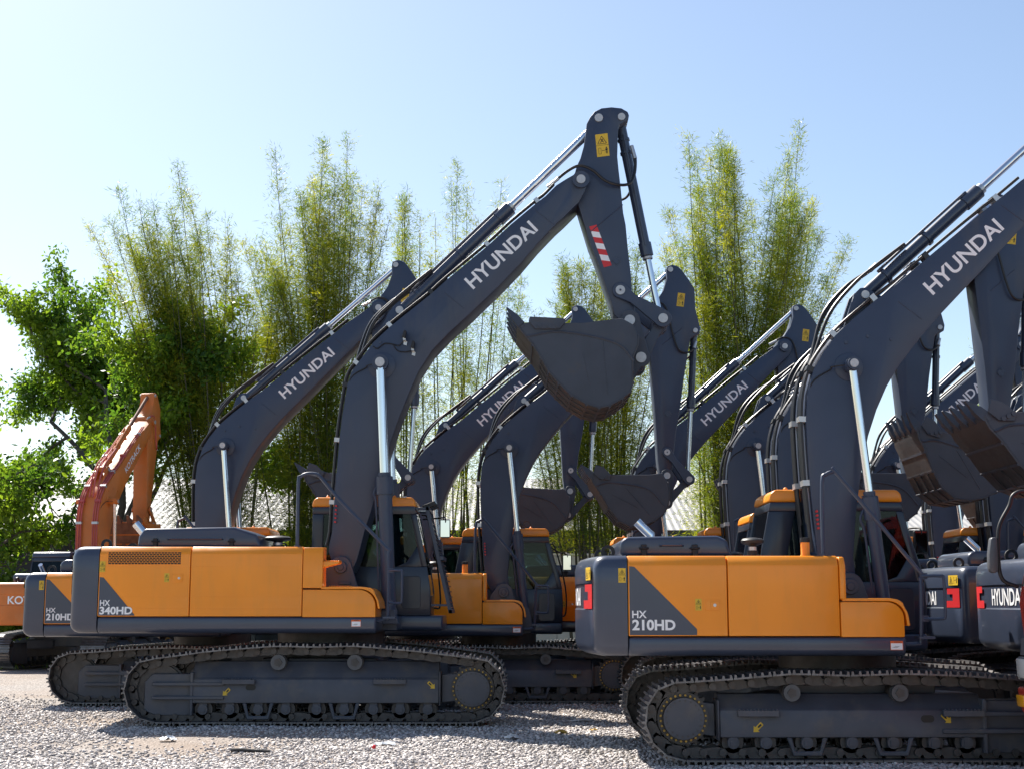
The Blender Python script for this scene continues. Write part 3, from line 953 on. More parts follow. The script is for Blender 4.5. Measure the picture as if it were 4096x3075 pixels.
def make_cab(S, root, pal):
    C = S['cab']
    y0, y1 = C['y0'], C['y1']
    rear, front = C['rear'], C['front']
    zs = C['zsill']
    zd = S['zd']

    def xr(z):
        return float(np.interp(z, [p[1] for p in rear], [p[0] for p in rear]))

    def xf(z):
        return float(np.interp(z, [p[1] for p in front][::-1], [p[0] for p in front][::-1]))
    ztop = rear[-1][1]
    ztf = front[0][1]
    t = .035
    m = MB()
    floor = zd + .004
    zmid = (floor + zs) / 2
    low = [(xr(floor), floor), (xf(floor), floor), (xf(zmid), zmid), (xf(zs), zs), (xr(zs), zs), (xr(zmid), zmid)]
    winx0, winx1 = C['mid'] + .02, None
    for (a, b, near) in ((y0, y0 + t, True), (y1 - t, y1, False)):
        # side wall: low panel with a window dip at the front, pillars, top rail
        dip = zs - .0
        m.prism(low, a, b, 0)
        zz = [zs + (ztop - .10 - zs) * i / 6 for i in range(7)]
        m.prism([(xr(z), z) for z in zz] + [(xr(z) + (.30 if not C['guard'] else .16), z) for z in zz[::-1]], a, b, 0)
        m.prism([(C['mid'] - .08, zs), (C['mid'] + .06, zs), (C['mid'] + .02, ztop - .10), (C['mid'] - .10, ztop - .10)], a, b, 0)
        m.prism([(xf(z), z) for z in zz] + [(xf(z) - .085, z) for z in zz[::-1]], a, b, 0)
        m.prism([(xr(ztop - .10), ztop - .10), (xf(ztf - .10), ztop - .10), (xf(ztf), ztf), (xr(ztop), ztop)], a, b, 0)
        # lower front corner fill of the window
        m.prism([(xf(zs), zs), (xf(zs) - .45, zs), (xf(zs) - .30, zs + .06), (xf(zs + .3) - .08, zs + .3), (xf(zs + .3), zs + .3)], a + .004, b - .004, 0)
    # rear wall: lower panel and top rail, front: bottom panel
    m.prism([(xr(floor), floor), (xr(floor) + t, floor), (xr(zs) + t, zs + .10), (xr(zs), zs + .10)], y0 + t, y1 - t, 0)
    m.prism([(xr(ztop - .1), ztop - .10), (xr(ztop - .1) + t, ztop - .10), (xr(ztop) + t, ztop), (xr(ztop), ztop)], y0 + t, y1 - t, 0)
    m.prism([(xf(floor) - t, floor), (xf(floor), floor), (xf(floor + .28), floor + .28), (xf(floor + .28) - t, floor + .28)], y0 + t, y1 - t, 0)
    m.prism([(xf(ztf - .07) - t, ztf - .07), (xf(ztf - .07), ztf - .07), (xf(ztf), ztf), (xf(ztf) - t, ztf)], y0 + t, y1 - t, 0)
    m.box(xr(floor) + t, xf(floor) - t, y0 + t, y1 - t, floor - .002, floor + .04, 0)
    # pressed pocket panel on the right wall
    cab = m.build('cab', [pal['cab']], root, bevel=.012, seg=2)
    pk = MB()
    px = xf(zmid) - .36
    pk.prism(circ(px, zmid + .16, .05, 90, 180, 5) + circ(px, zmid - .20, .05, 180, 270, 5) + circ(px + .17, zmid - .20, .05, 270, 360, 5) + circ(px + .17, zmid + .16, .05, 0, 90, 5), y0 - .010, y0 + .01, 0)
    pk.build('pocket_panel', pal['cab'], cab, bevel=.005, seg=1)
    r = MB()
    ov = .03
    r.prism([(xr(ztop) - .015, ztop + .002), (xf(ztf) + .02, ztop + .002), (xf(ztf) + .005, C['zr'] - .045), (xf(ztf) - .04, C['zr']), (xr(ztop) + .06, C['zr']), (xr(ztop) + .005, C['zr'] - .045)], y0 - .004, y1 + .004, 0)
    for xx in (xr(ztop) + .20, xf(ztf) - .30):
        r.box(xx - .025, xx + .025, y0 + .10, y0 + .16, C['zr'] - .02, C['zr'] + .035, 0)
    ro = r.build('cab_roof', pal['roof'], cab, bevel=.035, seg=3)
    a = MB()
    a.tube(smooth_path([(xf(ztf) - .36, y0 + .2, C['zr'] - .01), (xf(ztf) - .42, y0 + .2, C['zr'] + .10), (xf(ztf) - .33, y0 + .2, C['zr'] + .12), (xf(ztf) - .28, y0 + .2, C['zr'] - .01)], 5), .006, 0, 6)
    a.build('roof_wire', BLACK, ro)
    # glazing
    for (yy) in (y0 + .012, y1 - .020):
        zz = [zs - .01 + (ztop - .09 - zs) * i / 6 for i in range(7)]
        w = MB()
        w.prism([(C['mid'] + .03, zz[0])] + [(xf(z) - .06, z) for z in zz] + [(C['mid'] + .0, zz[-1])], yy, yy + .008, 0)
        w.build('window', GLASS, cab)
        w = MB()
        w.prism([(xr(z) + .12, z) for z in zz] + [(C['mid'] - .08, zz[-1]), (C['mid'] - .06, zz[0])], yy, yy + .008, 0)
        w.build('window', GLASS, cab)
    w = MB()
    w.prism([(xr(zs) + .012, zs + .09), (xr(zs) + .02, zs + .09), (xr(ztop - .09) + .02, ztop - .09), (xr(ztop - .09) + .012, ztop - .09)], y0 + t, y1 - t, 0)
    w.build('rear_window', GLASS, cab)
    zz = [floor + .27 + (ztf - .06 - floor - .27) * i / 8 for i in range(9)]
    w = MB()
    w.prism([(xf(z) - .012, z) for z in zz] + [(xf(z) - .02, z) for z in zz[::-1]], y0 + t, y1 - t, 0)
    w.build('windshield', GLASS, cab)
    # seat and console
    s = MB()
    sx = (xr(zs) + xf(zs)) / 2 - .22
    yc = (y0 + y1) / 2
    s.box(sx - .26, sx + .28, yc - .26, yc + .26, floor + .30, floor + .46)
    s.prism([(sx - .34, floor + .42), (sx - .20, floor + .42), (sx - .32, floor + 1.12), (sx - .44, floor + 1.10)], yc - .24, yc + .24, 0)
    s.box(sx - .44, sx - .34, yc - .13, yc + .13, floor + 1.12, floor + 1.30)
    s.box(sx - .15, sx + .20, yc - .40, yc - .28, floor + .35, floor + .62)
    s.box(sx - .15, sx + .20, yc + .28, yc + .40, floor + .35, floor + .62)
    s.box(sx - .22, sx + .2, yc - .2, yc + .2, floor + .04, floor + .30)
    s.tube([(sx + .14, yc - .34, floor + .6), (sx + .17, yc - .34, floor + .80)], .02, 0, 8)
    s.prism([(xf(zs) - .28, floor + .5), (xf(zs) - .17, floor + .5), (xf(zs) - .12, zs + .08), (xf(zs) - .2, zs + .10)], y0 + .08, y0 + .28, 0)
    s.build('operator_seat', SEATM, cab, bevel=.03, seg=2)
    # wiper
    wv = MB()
    wv.tube([(xf(zs + .75) + .012, y0 + .20, zs + .70), (xf(zs + .2) + .012, y0 + .30, zs + .2)], .008, 0, 6)
    wv.build('wiper', BLACK, cab)
    # mirror on a bent arm
    mx, mz = xf(ztf) + (.42 if C['guard'] else .33), ztop - (.28 if C['guard'] else .42)
    mm = MB()
    mm.tube(smooth_path([(xf(ztf - .3), y1 - .10, ztf - .15), (mx - .1, y1 - .2, mz + .17), (mx, y0 + .45, mz + .15), (mx, y0 + .45, mz)], 5), .012, 0, 8)
    mm.prism(circ(mx - .05, mz + .10, .03, 90, 180, 4) + circ(mx - .05, mz - .11, .03, 180, 270, 4) + circ(mx + .05, mz - .11, .03, 270, 360, 4) + circ(mx + .05, mz + .10, .03, 0, 90, 4), y0 + .42, y0 + .47, 0)
    mm.ext().flat([(mx - .065, y0 + .417, mz - .125), (mx + .065, y0 + .417, mz - .125), (mx + .065, y0 + .417, mz + .115), (mx - .065, y0 + .417, mz + .115)], 1)
    mm.build('mirror', [BLACK, MIRR], cab)
    # front hand rail of the cab
    fr = MB()
    fr.tube(smooth_path([(xf(zs + .75) + .01, y1 - .03, zs + .80), (xf(zs + .7) + .10, y1 - .02, zs + .72), (xf(zs) + .09, y1 - .02, zs + .05), (xf(floor) + .09, y1 - .02, floor + .15), (xf(floor), y1 - .03, floor + .10)], 4), .013, 0, 8)
    fr.build('grab_rail', BLACK, cab)
    if C['guard']:
        g = MB()
        zA, zB = ztf - .02, floor + .03
        gx = lambda z: xf(z) + .14 + .12 * (ztf - z) / (ztf - floor)
        for yy in (y0 + .04, y1 - .08):
            g.prism([(gx(zA), zA), (gx(zA) + .05, zA), (gx(zB) + .05, zB), (gx(zB), zB)], yy, yy + .04, 0)
        for zz in (zA - .05, (zA + zB) / 2, zB):
            g.box(gx(zz), gx(zz) + .05, y0 + .04, y1 - .04, zz, zz + .05, 0)
        for i in range(1, 20):
            zz = zB + (zA - zB) * i / 20
            g.box(gx(zz) + .016, gx(zz) + .026, y0 + .08, y1 - .08, zz, zz + .012, 0)
        for i in range(1, 14):
            yy = y0 + .06 + (y1 - y0 - .12) * i / 14
            g.prism([(gx(zA) + .028, zA), (gx(zA) + .038, zA), (gx(zB) + .038, zB), (gx(zB) + .028, zB)], yy - .005, yy + .005, 0)
        for zz in (zA - .04, zB + .1):
            g.box(xf(zz), gx(zz), y0 + .05, y0 + .08, zz, zz + .03, 0)
            g.box(xf(zz), gx(zz), y1 - .09, y1 - .06, zz, zz + .03, 0)
        g.build('front_guard', NAVY, cab)
        for yy in (y0 + .12, y1 - .3):
            l = MB()
            bx = xf(ztf) + .10
            l.prism([(bx, ztop + .03), (bx + .18, ztop + .10), (bx + .21, ztop + .04), (bx + .04, ztop - .03)], yy, yy + .12, 0)
            l.box(bx - .10, bx + .08, yy + .04, yy + .08, ztop - .02, ztop + .01, 1)
            l.build('work_lamp', [BLACK, ZINC], cab, bevel=.006, seg=1)


def pin(mb, x, z, y, r, s, mi=1, l=.02):
    mb.ext().disc_y(x, z, r, *sorted((y, y + s * l)), mi, 20)


def make_front(S, root, pal):
    bw = S['boom_w']
    tx, tz, tr_ = S['tip']
    n = MB()
    out = S['boom'] + circ(tx, tz, tr_, 140, 20, 8) + S['boom_b']
    n.prism(out, -bw, bw, 0)
    e = n.ext()
    # bosses for the boom cylinder, lugs for the arm cylinder, tip bosses
    bx, bz = S['bcpin']
    k = bw / .30
    ring = MB()
    for s in (-1, 1):
        n.disc_y(bx, bz, .155 * k, *sorted((s * bw, s * (bw + .012))), 0, 28)
        e.disc_y(bx, bz, .065 * k, *sorted((s * (bw + .01), s * (S['bcy'] + .10))), 0, 20)
        e.disc_y(tx, tz, .10 * k, *sorted((s * bw, s * (bw + .05))), 0, 24)
        e.disc_y(tx, tz, .052 * k, *sorted((s * (bw + .05), s * (bw + .065))), 1, 20)
        y0, y1 = sorted((s * .10 * k, s * .15 * k))
        n.prism(S['lug'] + [(S['lug'][-1][0] - .02, S['lug'][0][1] + .05)], y0, y1, 0)
        e.disc_y(*S['acpin'], .045 * k, *sorted((s * .15 * k, s * .17 * k)), 1, 18)
    # weld seams
    Pp, ang, tw, th = S['text']
    du = Vector((math.cos(R(ang)), 0, math.sin(R(ang))))
    dv = Vector((-math.sin(R(ang)), 0, math.cos(R(ang))))
    o = Vector((Pp[0], -bw - .003, Pp[1]))
    put_text(e, pal['text'], o, du, dv, tw, th, 2)
    for off in (-.28, tw + .22):
        a = o + du * off - dv * (.10 * k)
        b = o + du * (off - .05) + dv * (th + .04)
        e.tube([(a.x, -bw, a.z), (b.x, -bw, b.z)], .006, 0, 6)
    for q in ((.22, .38), (.48, .34), (-.02, .30)):
        e.disc_y(bx + q[0] * k, bz + q[1] * k * .9, .018, -bw - .012, -bw, 0, 10)
    for i in range(5):
        zz = S['foot'][1] + .62 + i * .045 * k
        xx = float(np.interp(zz, [p[1] for p in S['boom'][:9]], [p[0] for p in S['boom'][:9]])) + .035
        e.disc_y(xx, zz, .013, -bw - .05, -bw, 3, 8)
    bo = n.build('boom', [pal['boom'], PINM, WHITE, RED], root, bevel=.016, seg=2)
    # pipes along the boom's back, with clamps
    path = [p for p in S['boom'][2:-2]]
    P3 = []
    for i, p in enumerate(path):
        a = path[max(0, i - 1)]
        b = path[min(len(path) - 1, i + 1)]
        d = Vector((b[0] - a[0], b[1] - a[1])).normalized()
        P3.append((p[0] - d.y * .045, p[1] + d.x * .045, d))
    for s, ys in ((-1, (-bw + .03, -bw + .085, -bw + .14)), (1, (bw - .03, bw - .085, bw - .14))):
        h = MB()
        for j, yy in enumerate(ys):
            h.tube(smooth_path([(p[0], yy, p[1]) for p in P3[(0 if j < 2 else 1):(len(P3) if j < 2 else len(P3) - 5)]], 3), .017, 0, 8)
        for i in range(2, len(P3) - 1, 2):
            p = P3[i]
            d = p[2]
            c = Vector((p[0], p[1]))
            q = [c + d * .03 + Vector((-d.y, d.x)) * .028, c - d * .03 + Vector((-d.y, d.x)) * .028, c - d * .03 - Vector((-d.y, d.x)) * .05, c + d * .03 - Vector((-d.y, d.x)) * .05]
            h.ext().prism([(v.x, v.y) for v in q], *sorted((ys[0] - s * -.022 if False else ys[0] + s * .022, ys[2] - s * .022)), 1 if i % 3 else 0)
        h.build('hydraulic_pipes', [pal['hose'], ZINC], bo)
    # hoses from the arm cylinder down to the pipes, and the lube line to the boss
    ax, az = S['acpin']
    hs = MB()
    d = Vector((S['atop'][0] - ax, 0, S['atop'][1] - az)).normalized()
    nn = Vector((-d.z, 0, d.x))
    for yy, f in ((-.10, 0), (.0, .06), (.10, .03)):
        a = Vector((ax, yy, az)) + d * .75 + nn * .12
        b = Vector((ax, yy, az)) + d * .30 + nn * .16
        c = Vector((ax - .12 - f, yy, az + .12))
        e2 = Vector((ax - .40 - f, yy - .03, az - .22))
        g = Vector((ax - .62 - f, yy - .06, az - .75)) if bw < .35 else Vector((ax - .62 - f, yy - .06, az - .95))
        g.x = max(g.x, float(np.interp(g.z, [p[1] for p in S['boom']], [p[0] for p in S['boom']])) - .05)
        hs.tube(smooth_path([a, b, c, e2, g], 6), .020 * k, 0, 8)
    for p_ in ((a, b),):
        hs.cyl(b + d * .02, b + d * .12, .028, 1, 10)
    hs.build('hydraulic_hose', [pal['hose'], ZINC], bo)
    lb = MB()
    lx = float(np.interp(bz - .12, [p[1] for p in S['boom'][:11]], [p[0] for p in S['boom'][:11]]))
    lb.tube(smooth_path([(bx - .05, -S['bcy'] - .0, bz), (bx - .2, -bw - .06, bz - .01), ((bx + lx) / 2, -bw - .02, bz - .03), (lx, -bw, bz - .18), (lx - .02, -bw + .05, bz - .5)], 5), .008, 0, 6)
    lb.build('grease_line', BLACK, bo)
    # boom cylinders
    fx, fz = S['bcfoot']
    r0, r1, rr = S['bcr']
    for s in (-1, 1):
        y = s * S['bcy']
        A, B = Vector((fx, y, fz)), Vector((bx, y, bz))
        dd = (B - A).normalized()
        t = (S['bchead'] - fz) / dd.z
        c = MB()
        c.tube([A + dd * .03, A + dd * (t - .28)], r0, 0, 24)
        c.tube([A + dd * (t - .30), A + dd * (t - .06)], r1, 0, 24)
        c.tube([A + dd * (t - .06), A + dd * t], r1 * .72, 0, 24)
        c.disc_y(fx, fz, r0 * 1.15, y - .05, y + .05, 0, 20)
        for q in range(10):
            a = 2 * math.pi * q / 10
            c.ext().cyl(A + dd * (t - .06) + Vector((math.cos(a), math.sin(a), 0)) * r1 * .86, A + dd * (t - .045) + Vector((math.cos(a), math.sin(a), 0)) * r1 * .86, .010, 0, 6)
        c.tube(smooth_path([A + dd * .25 + Vector((-r0 - .03, 0, 0)), A + dd * (t - .45) + Vector((-r0 - .03, 0, 0)), A + dd * (t - .3) + Vector((-r0 - .06, 0, 0)), A + dd * (t - .2) + Vector((-r1, 0, 0))], 4), .014, 0, 8)
        co = c.build('boom_cylinder', pal['boom'], root)
        q = MB()
        q.tube([A + dd * (t - .02), B - dd * .05], rr, 0, 24)
        q.disc_y(bx, bz, rr * 1.7, y - .055, y + .055, 1, 20)
        q.disc_y(bx, bz, rr * 1.0, *sorted((y + s * .055, y + s * .11)), 2, 20)
        q.build('cylinder_rod', [CHROME, pal['boom'], PINM], co)
    # arm cylinder
    r0, r1, rr, frac = S['ac']
    A, B = Vector((ax, 0, az)), Vector((S['atop'][0], 0, S['atop'][1]))
    L = (B - A).length
    dd = (B - A) / L
    nn = Vector((-dd.z, 0, dd.x))
    c = MB()
    c.disc_y(ax, az, r0 * 1.2, -.09 * k, .09 * k, 0, 20)
    c.tube([A + dd * .04, A + dd * L * frac], r0, 0, 24)
    c.tube([A + dd * (L * frac - .20), A + dd * L * (frac + .01)], r1, 0, 24)
    c.tube([A + dd * L * (frac + .01), A + dd * (L * frac + .09)], r1 * .72, 1, 24)
    for s in (-1, 1):
        c.tube(smooth_path([A + dd * .35 + nn * (r0 + .02) + Vector((0, s * .04, 0)), A + dd * .5 + nn * (r0 + .025) + Vector((0, s * .04, 0)), A + dd * (L * frac - .25) + nn * (r0 + .02) + Vector((0, s * .04, 0)), A + dd * (L * frac - .1) + nn * r1 + Vector((0, s * .03, 0))], 4), .016, 0, 8)
    for t in (.35, L * frac * .55):
        c.ext().tube([A + dd * t, A + dd * (t + .04)], r0 * 1.25, 0, 16)
    co = c.build('arm_cylinder', [pal['cyl'], pal['cylhead']], root)
    q = MB()
    q.tube([A + dd * L * frac, B - dd * .05], rr, 0, 24)
    q.disc_y(S['atop'][0], S['atop'][1], rr * 1.6, -.07, .07, 1, 20)
    q.build('cylinder_rod', [pal['rod'], pal['boom']], co)
    # arm
    aw = S['arm_w']
    m = MB()
    m.prism(S['arm'], -aw, aw, 0)
    e = m.ext()
    ka = aw / .20
    for s in (-1, 1):
        for (x, z), r in ((S['atop'], .045), (S['abk'], .040)):
            e.disc_y(x, z, r * ka, *sorted((s * aw, s * (aw + .022))), 1, 20)
    e.tube([(S['tip'][0] + .45 * ka, -aw, S['tip'][1] - .25 * ka), (S['tip'][0] + .10 * ka, -aw, S['tip'][1] - .55 * ka)], .008, 0, 6)
    # bolted cover plate
    cx, cz = lerp(S['P1'], S['tip'][:2], .28)
    cx += .08 * ka
    e.prism([(cx - .075, cz), (cx, cz - .075), (cx + .075, cz), (cx, cz + .075)], -aw - .012, -aw, 0)
    for q in ((-.045, 0), (.045, 0), (0, .045), (0, -.045)):
        e.disc_y(cx + q[0], cz + q[1], .012, -aw - .022, -aw - .012, 0, 8)
    for s in (-1, 1):
        e.disc_y(*S['P4'], .09 * ka, *sorted((s * aw, s * (aw + .09))), 0, 20)
    if aw > .25:
        TL, TR, BR, BL = (3.63, 6.885), (3.735, 6.915), (3.947, 6.316), (3.836, 6.285)
        for i in range(7):
            a0, a1 = i / 7, (i + 1) / 7
            f = lambda a, b, t, dz=0: (a[0] + (b[0] - a[0]) * t, -aw - .004, a[1] + (b[1] - a[1]) * t)
            k_ = lambda t: min(1, max(0, t))
            e.flat([f(TL, BL, k_(a1 - .035)) if i < 6 else f(TL, BL, 1), f(TR, BR, k_(a1 + .045)), f(TR, BR, k_(a0 + .045)) if i else f(TR, BR, 0), f(TL, BL, k_(a0 - .035))], 2 if i % 2 == 0 else 3)
    ar = m.build('arm', [pal['boom'], PINM, RED, WHITE], root, bevel=.014, seg=2)
    if pal['stickers']:
        q = S['armstick']
        u = (q[2][0] - q[3][0], 0, q[2][1] - q[3][1])
        v = (q[0][0] - q[3][0], 0, q[0][1] - q[3][1])
        sticker(ar, (q[3][0], -aw, q[3][1]), u, v, Vector(u).length, Vector(v).length)
    # hose loop between boom tip and bucket cylinder
    hl = MB()
    if aw > .25:
        pth = [(3.10, -.30, 7.52), (3.33, -.33, 7.70), (3.50, -.36, 7.765), (3.68, -.36, 7.70), (3.86, -.35, 7.55), (4.05, -.33, 7.49), (4.22, -.26, 7.53), (4.30, -.16, 7.70), (4.32, -.12, 7.95), (4.27, -.10, 8.15)]
    else:
        pth = [(2.45, -.24, 6.50), (2.66, -.27, 6.60), (2.84, -.27, 6.50), (2.96, -.26, 6.02), (3.05, -.25, 5.78), (3.20, -.2, 5.74), (3.32, -.13, 5.83), (3.36, -.10, 5.95)]
    hl.tube(smooth_path(pth, 6), .022 if aw > .25 else .018, 0, 8)
    hl.cyl(pth[-2], pth[-1], .028, 1, 10)
    hl.cyl(lerp(pth[0], pth[1], -.3), lerp(pth[0], pth[1], .4), .026, 1, 10)
    for s in (1,):
        hl.tube(smooth_path([(p[0], -p[1], p[2] - .05) for p in pth], 6), .02, 0, 8)
    hl.build('hydraulic_hose', [pal['hose'], ZINC], ar)
    # bucket cylinder
    r0, r1, rr, frac = S['bk']
    A, B = Vector((S['abk'][0], 0, S['abk'][1])), Vector((S['P2'][0], 0, S['P2'][1]))
    L = (B - A).length
    dd = (B - A) / L
    c = MB()
    c.disc_y(A.x, A.z, r0 * 1.2, -.09, .09, 0, 20)
    c.tube([A + dd * .04, A + dd * L * frac], r0, 0, 22)
    c.tube([A + dd * (L * frac - .16), A + dd * L * (frac + .01)], r1, 0, 22)
    c.tube([A + dd * L * (frac + .01), A + dd * (L * frac + .09)], r1 * .75, 0, 22)
    c.ext().tube([A + dd * (L * frac + .05), A + dd * (L * frac + .08)], r1 * .78, 1, 22)
    for t in (.25, .45):
        c.ext().tube([A + dd * t, A + dd * (t + .04)], r0 * 1.2, 0, 16)
    c.tube([A + dd * .2 + Vector((.0, -r0 - .015, 0)), A + dd * (L * frac - .1) + Vector((.0, -r0 - .015, 0))], .016, 0, 8)
    co = c.build('bucket_cylinder', [pal['cyl'], PINM], root)
    q = MB()
    q.tube([A + dd * L * frac, B - dd * .05], rr, 0, 22)
    q.disc_y(B.x, B.z, rr * 1.7, -.07, .07, 1, 20)
    q.build('cylinder_rod', [CHROME, pal['boom']], co)
    # linkage
    def bar(P, Q, w0, w1):
        d = Vector((Q[0] - P[0], Q[1] - P[1]))
        a = math.degrees(math.atan2(d.y, d.x))
        return circ(P[0], P[1], w0, a + 90, a + 270, 10) + [lerp(lerp(P, Q, .3), P, 0)[0:2] if False else (P[0] + d.x * .3 + d.y / d.length * w0 * .6, P[1] + d.y * .3 - d.x / d.length * w0 * .6)] + circ(Q[0], Q[1], w1, a - 90, a + 90, 10) + [(P[0] + d.x * .3 - d.y / d.length * w0 * .6, P[1] + d.y * .3 + d.x / d.length * w0 * .6)]
    for s in (-1, 1):
        g = MB()
        g.prism(bar(S['P1'], S['P2'], .085 * ka, .095 * ka), *sorted((s * (aw + .015), s * (aw + .065))), 0)
        for P in (S['P1'], S['P2']):
            g.ext().disc_y(P[0], P[1], .05 * ka, *sorted((s * (aw + .065), s * (aw + .085))), 1, 20)
        g.ext().disc_y(S['P1'][0], S['P1'][1], .012 * ka, *sorted((s * (aw + .086), s * (aw + .09))), 0, 8)
        g.build('guide_link', [pal['boom'], PINM], root, bevel=.008, seg=1)
    g = MB()
    for s in (-1, 1):
        g.prism(bar(S['P2'], S['P3'], .085 * ka, .08 * ka), *sorted((s * .10 * ka, s * .165 * ka)), 0)
    mid0, mid1 = lerp(S['P2'], S['P3'], .35), lerp(S['P2'], S['P3'], .7)
    g.prism(bar(mid0, mid1, .05, .05), -.11 * ka, .11 * ka, 0)
    g.build('push_link', [pal['boom'], PINM], root, bevel=.008, seg=1)
    # bucket
    W = S['bw']
    b = MB()
    shell, top = S['shell'], S['btop']
    side = shell + top
    for s in (-1, 1):
        b.prism(side, *sorted((s * W, s * (W - .03))), 0)
    # shell plate: outer and inner skins, with wear strips
    sh = [Vector(p) for p in shell]
    cen = Vector((sum(p.x for p in sh) / len(sh), sum(p.y for p in sh) / len(sh) + .3))
    outer, inner = [], []
    for i, p in enumerate(sh):
        a = sh[max(0, i - 1)]
        c_ = sh[min(len(sh) - 1, i + 1)]
        d = (c_ - a).normalized()
        nrm = Vector((d.y, -d.x))
        if nrm.dot(p - cen) < 0:
            nrm = -nrm
        outer.append(p + nrm * .022)
        inner.append(p - nrm * .004)
    n_ = len(sh)
    vs = [(p.x, -W - .006, p.y) for p in outer] + [(p.x, W + .006, p.y) for p in outer] + [(p.x, -W - .006, p.y) for p in inner] + [(p.x, W + .006, p.y) for p in inner]
    fs = []
    for i in range(n_ - 1):
        fs += [(i, i + 1, n_ + i + 1, n_ + i), (2 * n_ + i, 3 * n_ + i, 3 * n_ + i + 1, 2 * n_ + i + 1), (i, 2 * n_ + i, 2 * n_ + i + 1, i + 1), (n_ + i, n_ + i + 1, 3 * n_ + i + 1, 3 * n_ + i)]
    fs += [(0, n_, 3 * n_, 2 * n_), (n_ - 1, 3 * n_ - 1, 4 * n_ - 1, 2 * n_ - 1)]
    b.add(vs, fs, 1)
    e = b.ext()
    for i in range(2, n_ - 3, 1):
        p0, p1 = outer[i], outer[i + 1]
        d = (p1 - p0).normalized()
        nrm = (p0 - sh[i]).normalized()
        e.prism([(p0.x, p0.y), (p0.x + d.x * .03, p0.y + d.y * .03), (p0.x + d.x * .03 + nrm.x * .012, p0.y + d.y * .03 + nrm.y * .012), (p0.x + nrm.x * .012, p0.y + nrm.y * .012)], -W, W, 0)
    for f in (-.55, 0, .55):
        for i in range(3, n_ - 4):
            p0, p1 = outer[i], outer[i + 1]
            nrm = (p0 - sh[i]).normalized() * .014
            e.prism([(p0.x, p0.y), (p1.x, p1.y), (p1.x + nrm.x, p1.y + nrm.y), (p0.x + nrm.x, p0.y + nrm.y)], f * W - .05, f * W + .05, 1)
    # side plate reinforcement: upper band seam, ridges
    kb = W / .6
    a0 = lerp(shell[1], top[-1], .2)
    seam = [lerp(shell[1], shell[2], .3), lerp(shell[2], top[len(top) // 2], .55), lerp(shell[len(shell) // 2], top[1], .72), lerp(shell[-4], shell[-2], .4)]
    for s in (-1, 1):
        e.tube(smooth_path([(p[0], s * W, p[1]) for p in seam], 6), .018, 0, 6)
        mA, mB = lerp(shell[len(shell) // 2], top[2], .75), lerp(shell[len(shell) // 2 + 1], top[2], .12)
        e.tube([(mA[0], s * W, mA[1]), (mB[0], s * W, mB[1])], .008, 0, 6)
        mA2, mB2 = (mA[0] - .22 * kb, mA[1] - .12 * kb), (mB[0] - .2 * kb, mB[1] + .12 * kb)
        e.tube([(mA2[0], s * W, mA2[1]), (mB2[0], s * W, mB2[1])], .006, 0, 6)
    # hinge ears
    P3, P4 = S['P3'], S['P4']
    for s in (-1, 1):
        ya, yb = sorted((s * (aw + .10), s * (aw + .15)))
        ear = circ(P4[0], P4[1], .11 * ka, 140, 0, 8) + circ(P3[0], P3[1], .10 * ka, 40, -90, 8) + [(shell[-5][0] - .02, shell[-5][1]), (shell[-2][0] - .10, shell[-2][1])]
        b.prism(ear, ya, yb, 0)
        for P in (P3, P4):
            e.disc_y(P[0], P[1], .055 * ka, *sorted((s * (aw + .15), s * (aw + .17))), 2, 20)
        # cutters with bolts
        b.prism(S['cutter'], *sorted((s * (W + .002), s * (W + .035))), 0)
        cc = [lerp(S['cutter'][-1], S['cutter'][3], t) for t in (.25, .55, .85)] if kb < 1.1 else [(2.90, 5.335), (3.03, 5.335), (3.15, 5.335)]
        for c_ in cc:
            e.disc_y(c_[0], c_[1], .026, *sorted((s * (W + .035), s * (W + .055))), 0, 12)
    # lip
    T0, T1 = S['tooth']
    d = Vector((T1[0] - T0[0], T1[1] - T0[1])).normalized()
    nrm = Vector((-d.y, d.x))
    l0 = Vector(T0) - d * .08
    q = [l0 + nrm * .03, l0 - nrm * .03, l0 + d * .10 - nrm * .012, l0 + d * .10 + nrm * .008]
    b.prism([(v.x, v.y) for v in q], -W - .004, W + .004, 0)
    bu = b.build('bucket', [BUCK if pal['boom'] is NAVY else pal['boom'], pal['wear'], PINM], root, bevel=.006, seg=1)
    for i in range(S['nteeth']):
        y = -W + .06 + (2 * W - .12) * i / (S['nteeth'] - 1)
        t = MB()
        base = Vector(T0) - d * .03
        tip_ = Vector(T1)
        rings = []
        for f, hw, hh in ((0, .062, .056), (.45, .056, .048), (.5, .048, .042), (.85, .036, .018), (1.0, .026, .006)):
            c_ = base + (tip_ - base) * f
            rings.append([(c_.x + nrm.x * hh, y - hw * kb, c_.y + nrm.y * hh), (c_.x + nrm.x * hh, y + hw * kb, c_.y + nrm.y * hh), (c_.x - nrm.x * hh, y + hw * kb, c_.y - nrm.y * hh), (c_.x - nrm.x * hh, y - hw * kb, c_.y - nrm.y * hh)])
        t.loft(rings, 0)
        t.build('bucket_tooth', BUCK if pal['boom'] is NAVY else RUST, bu, smooth=30)


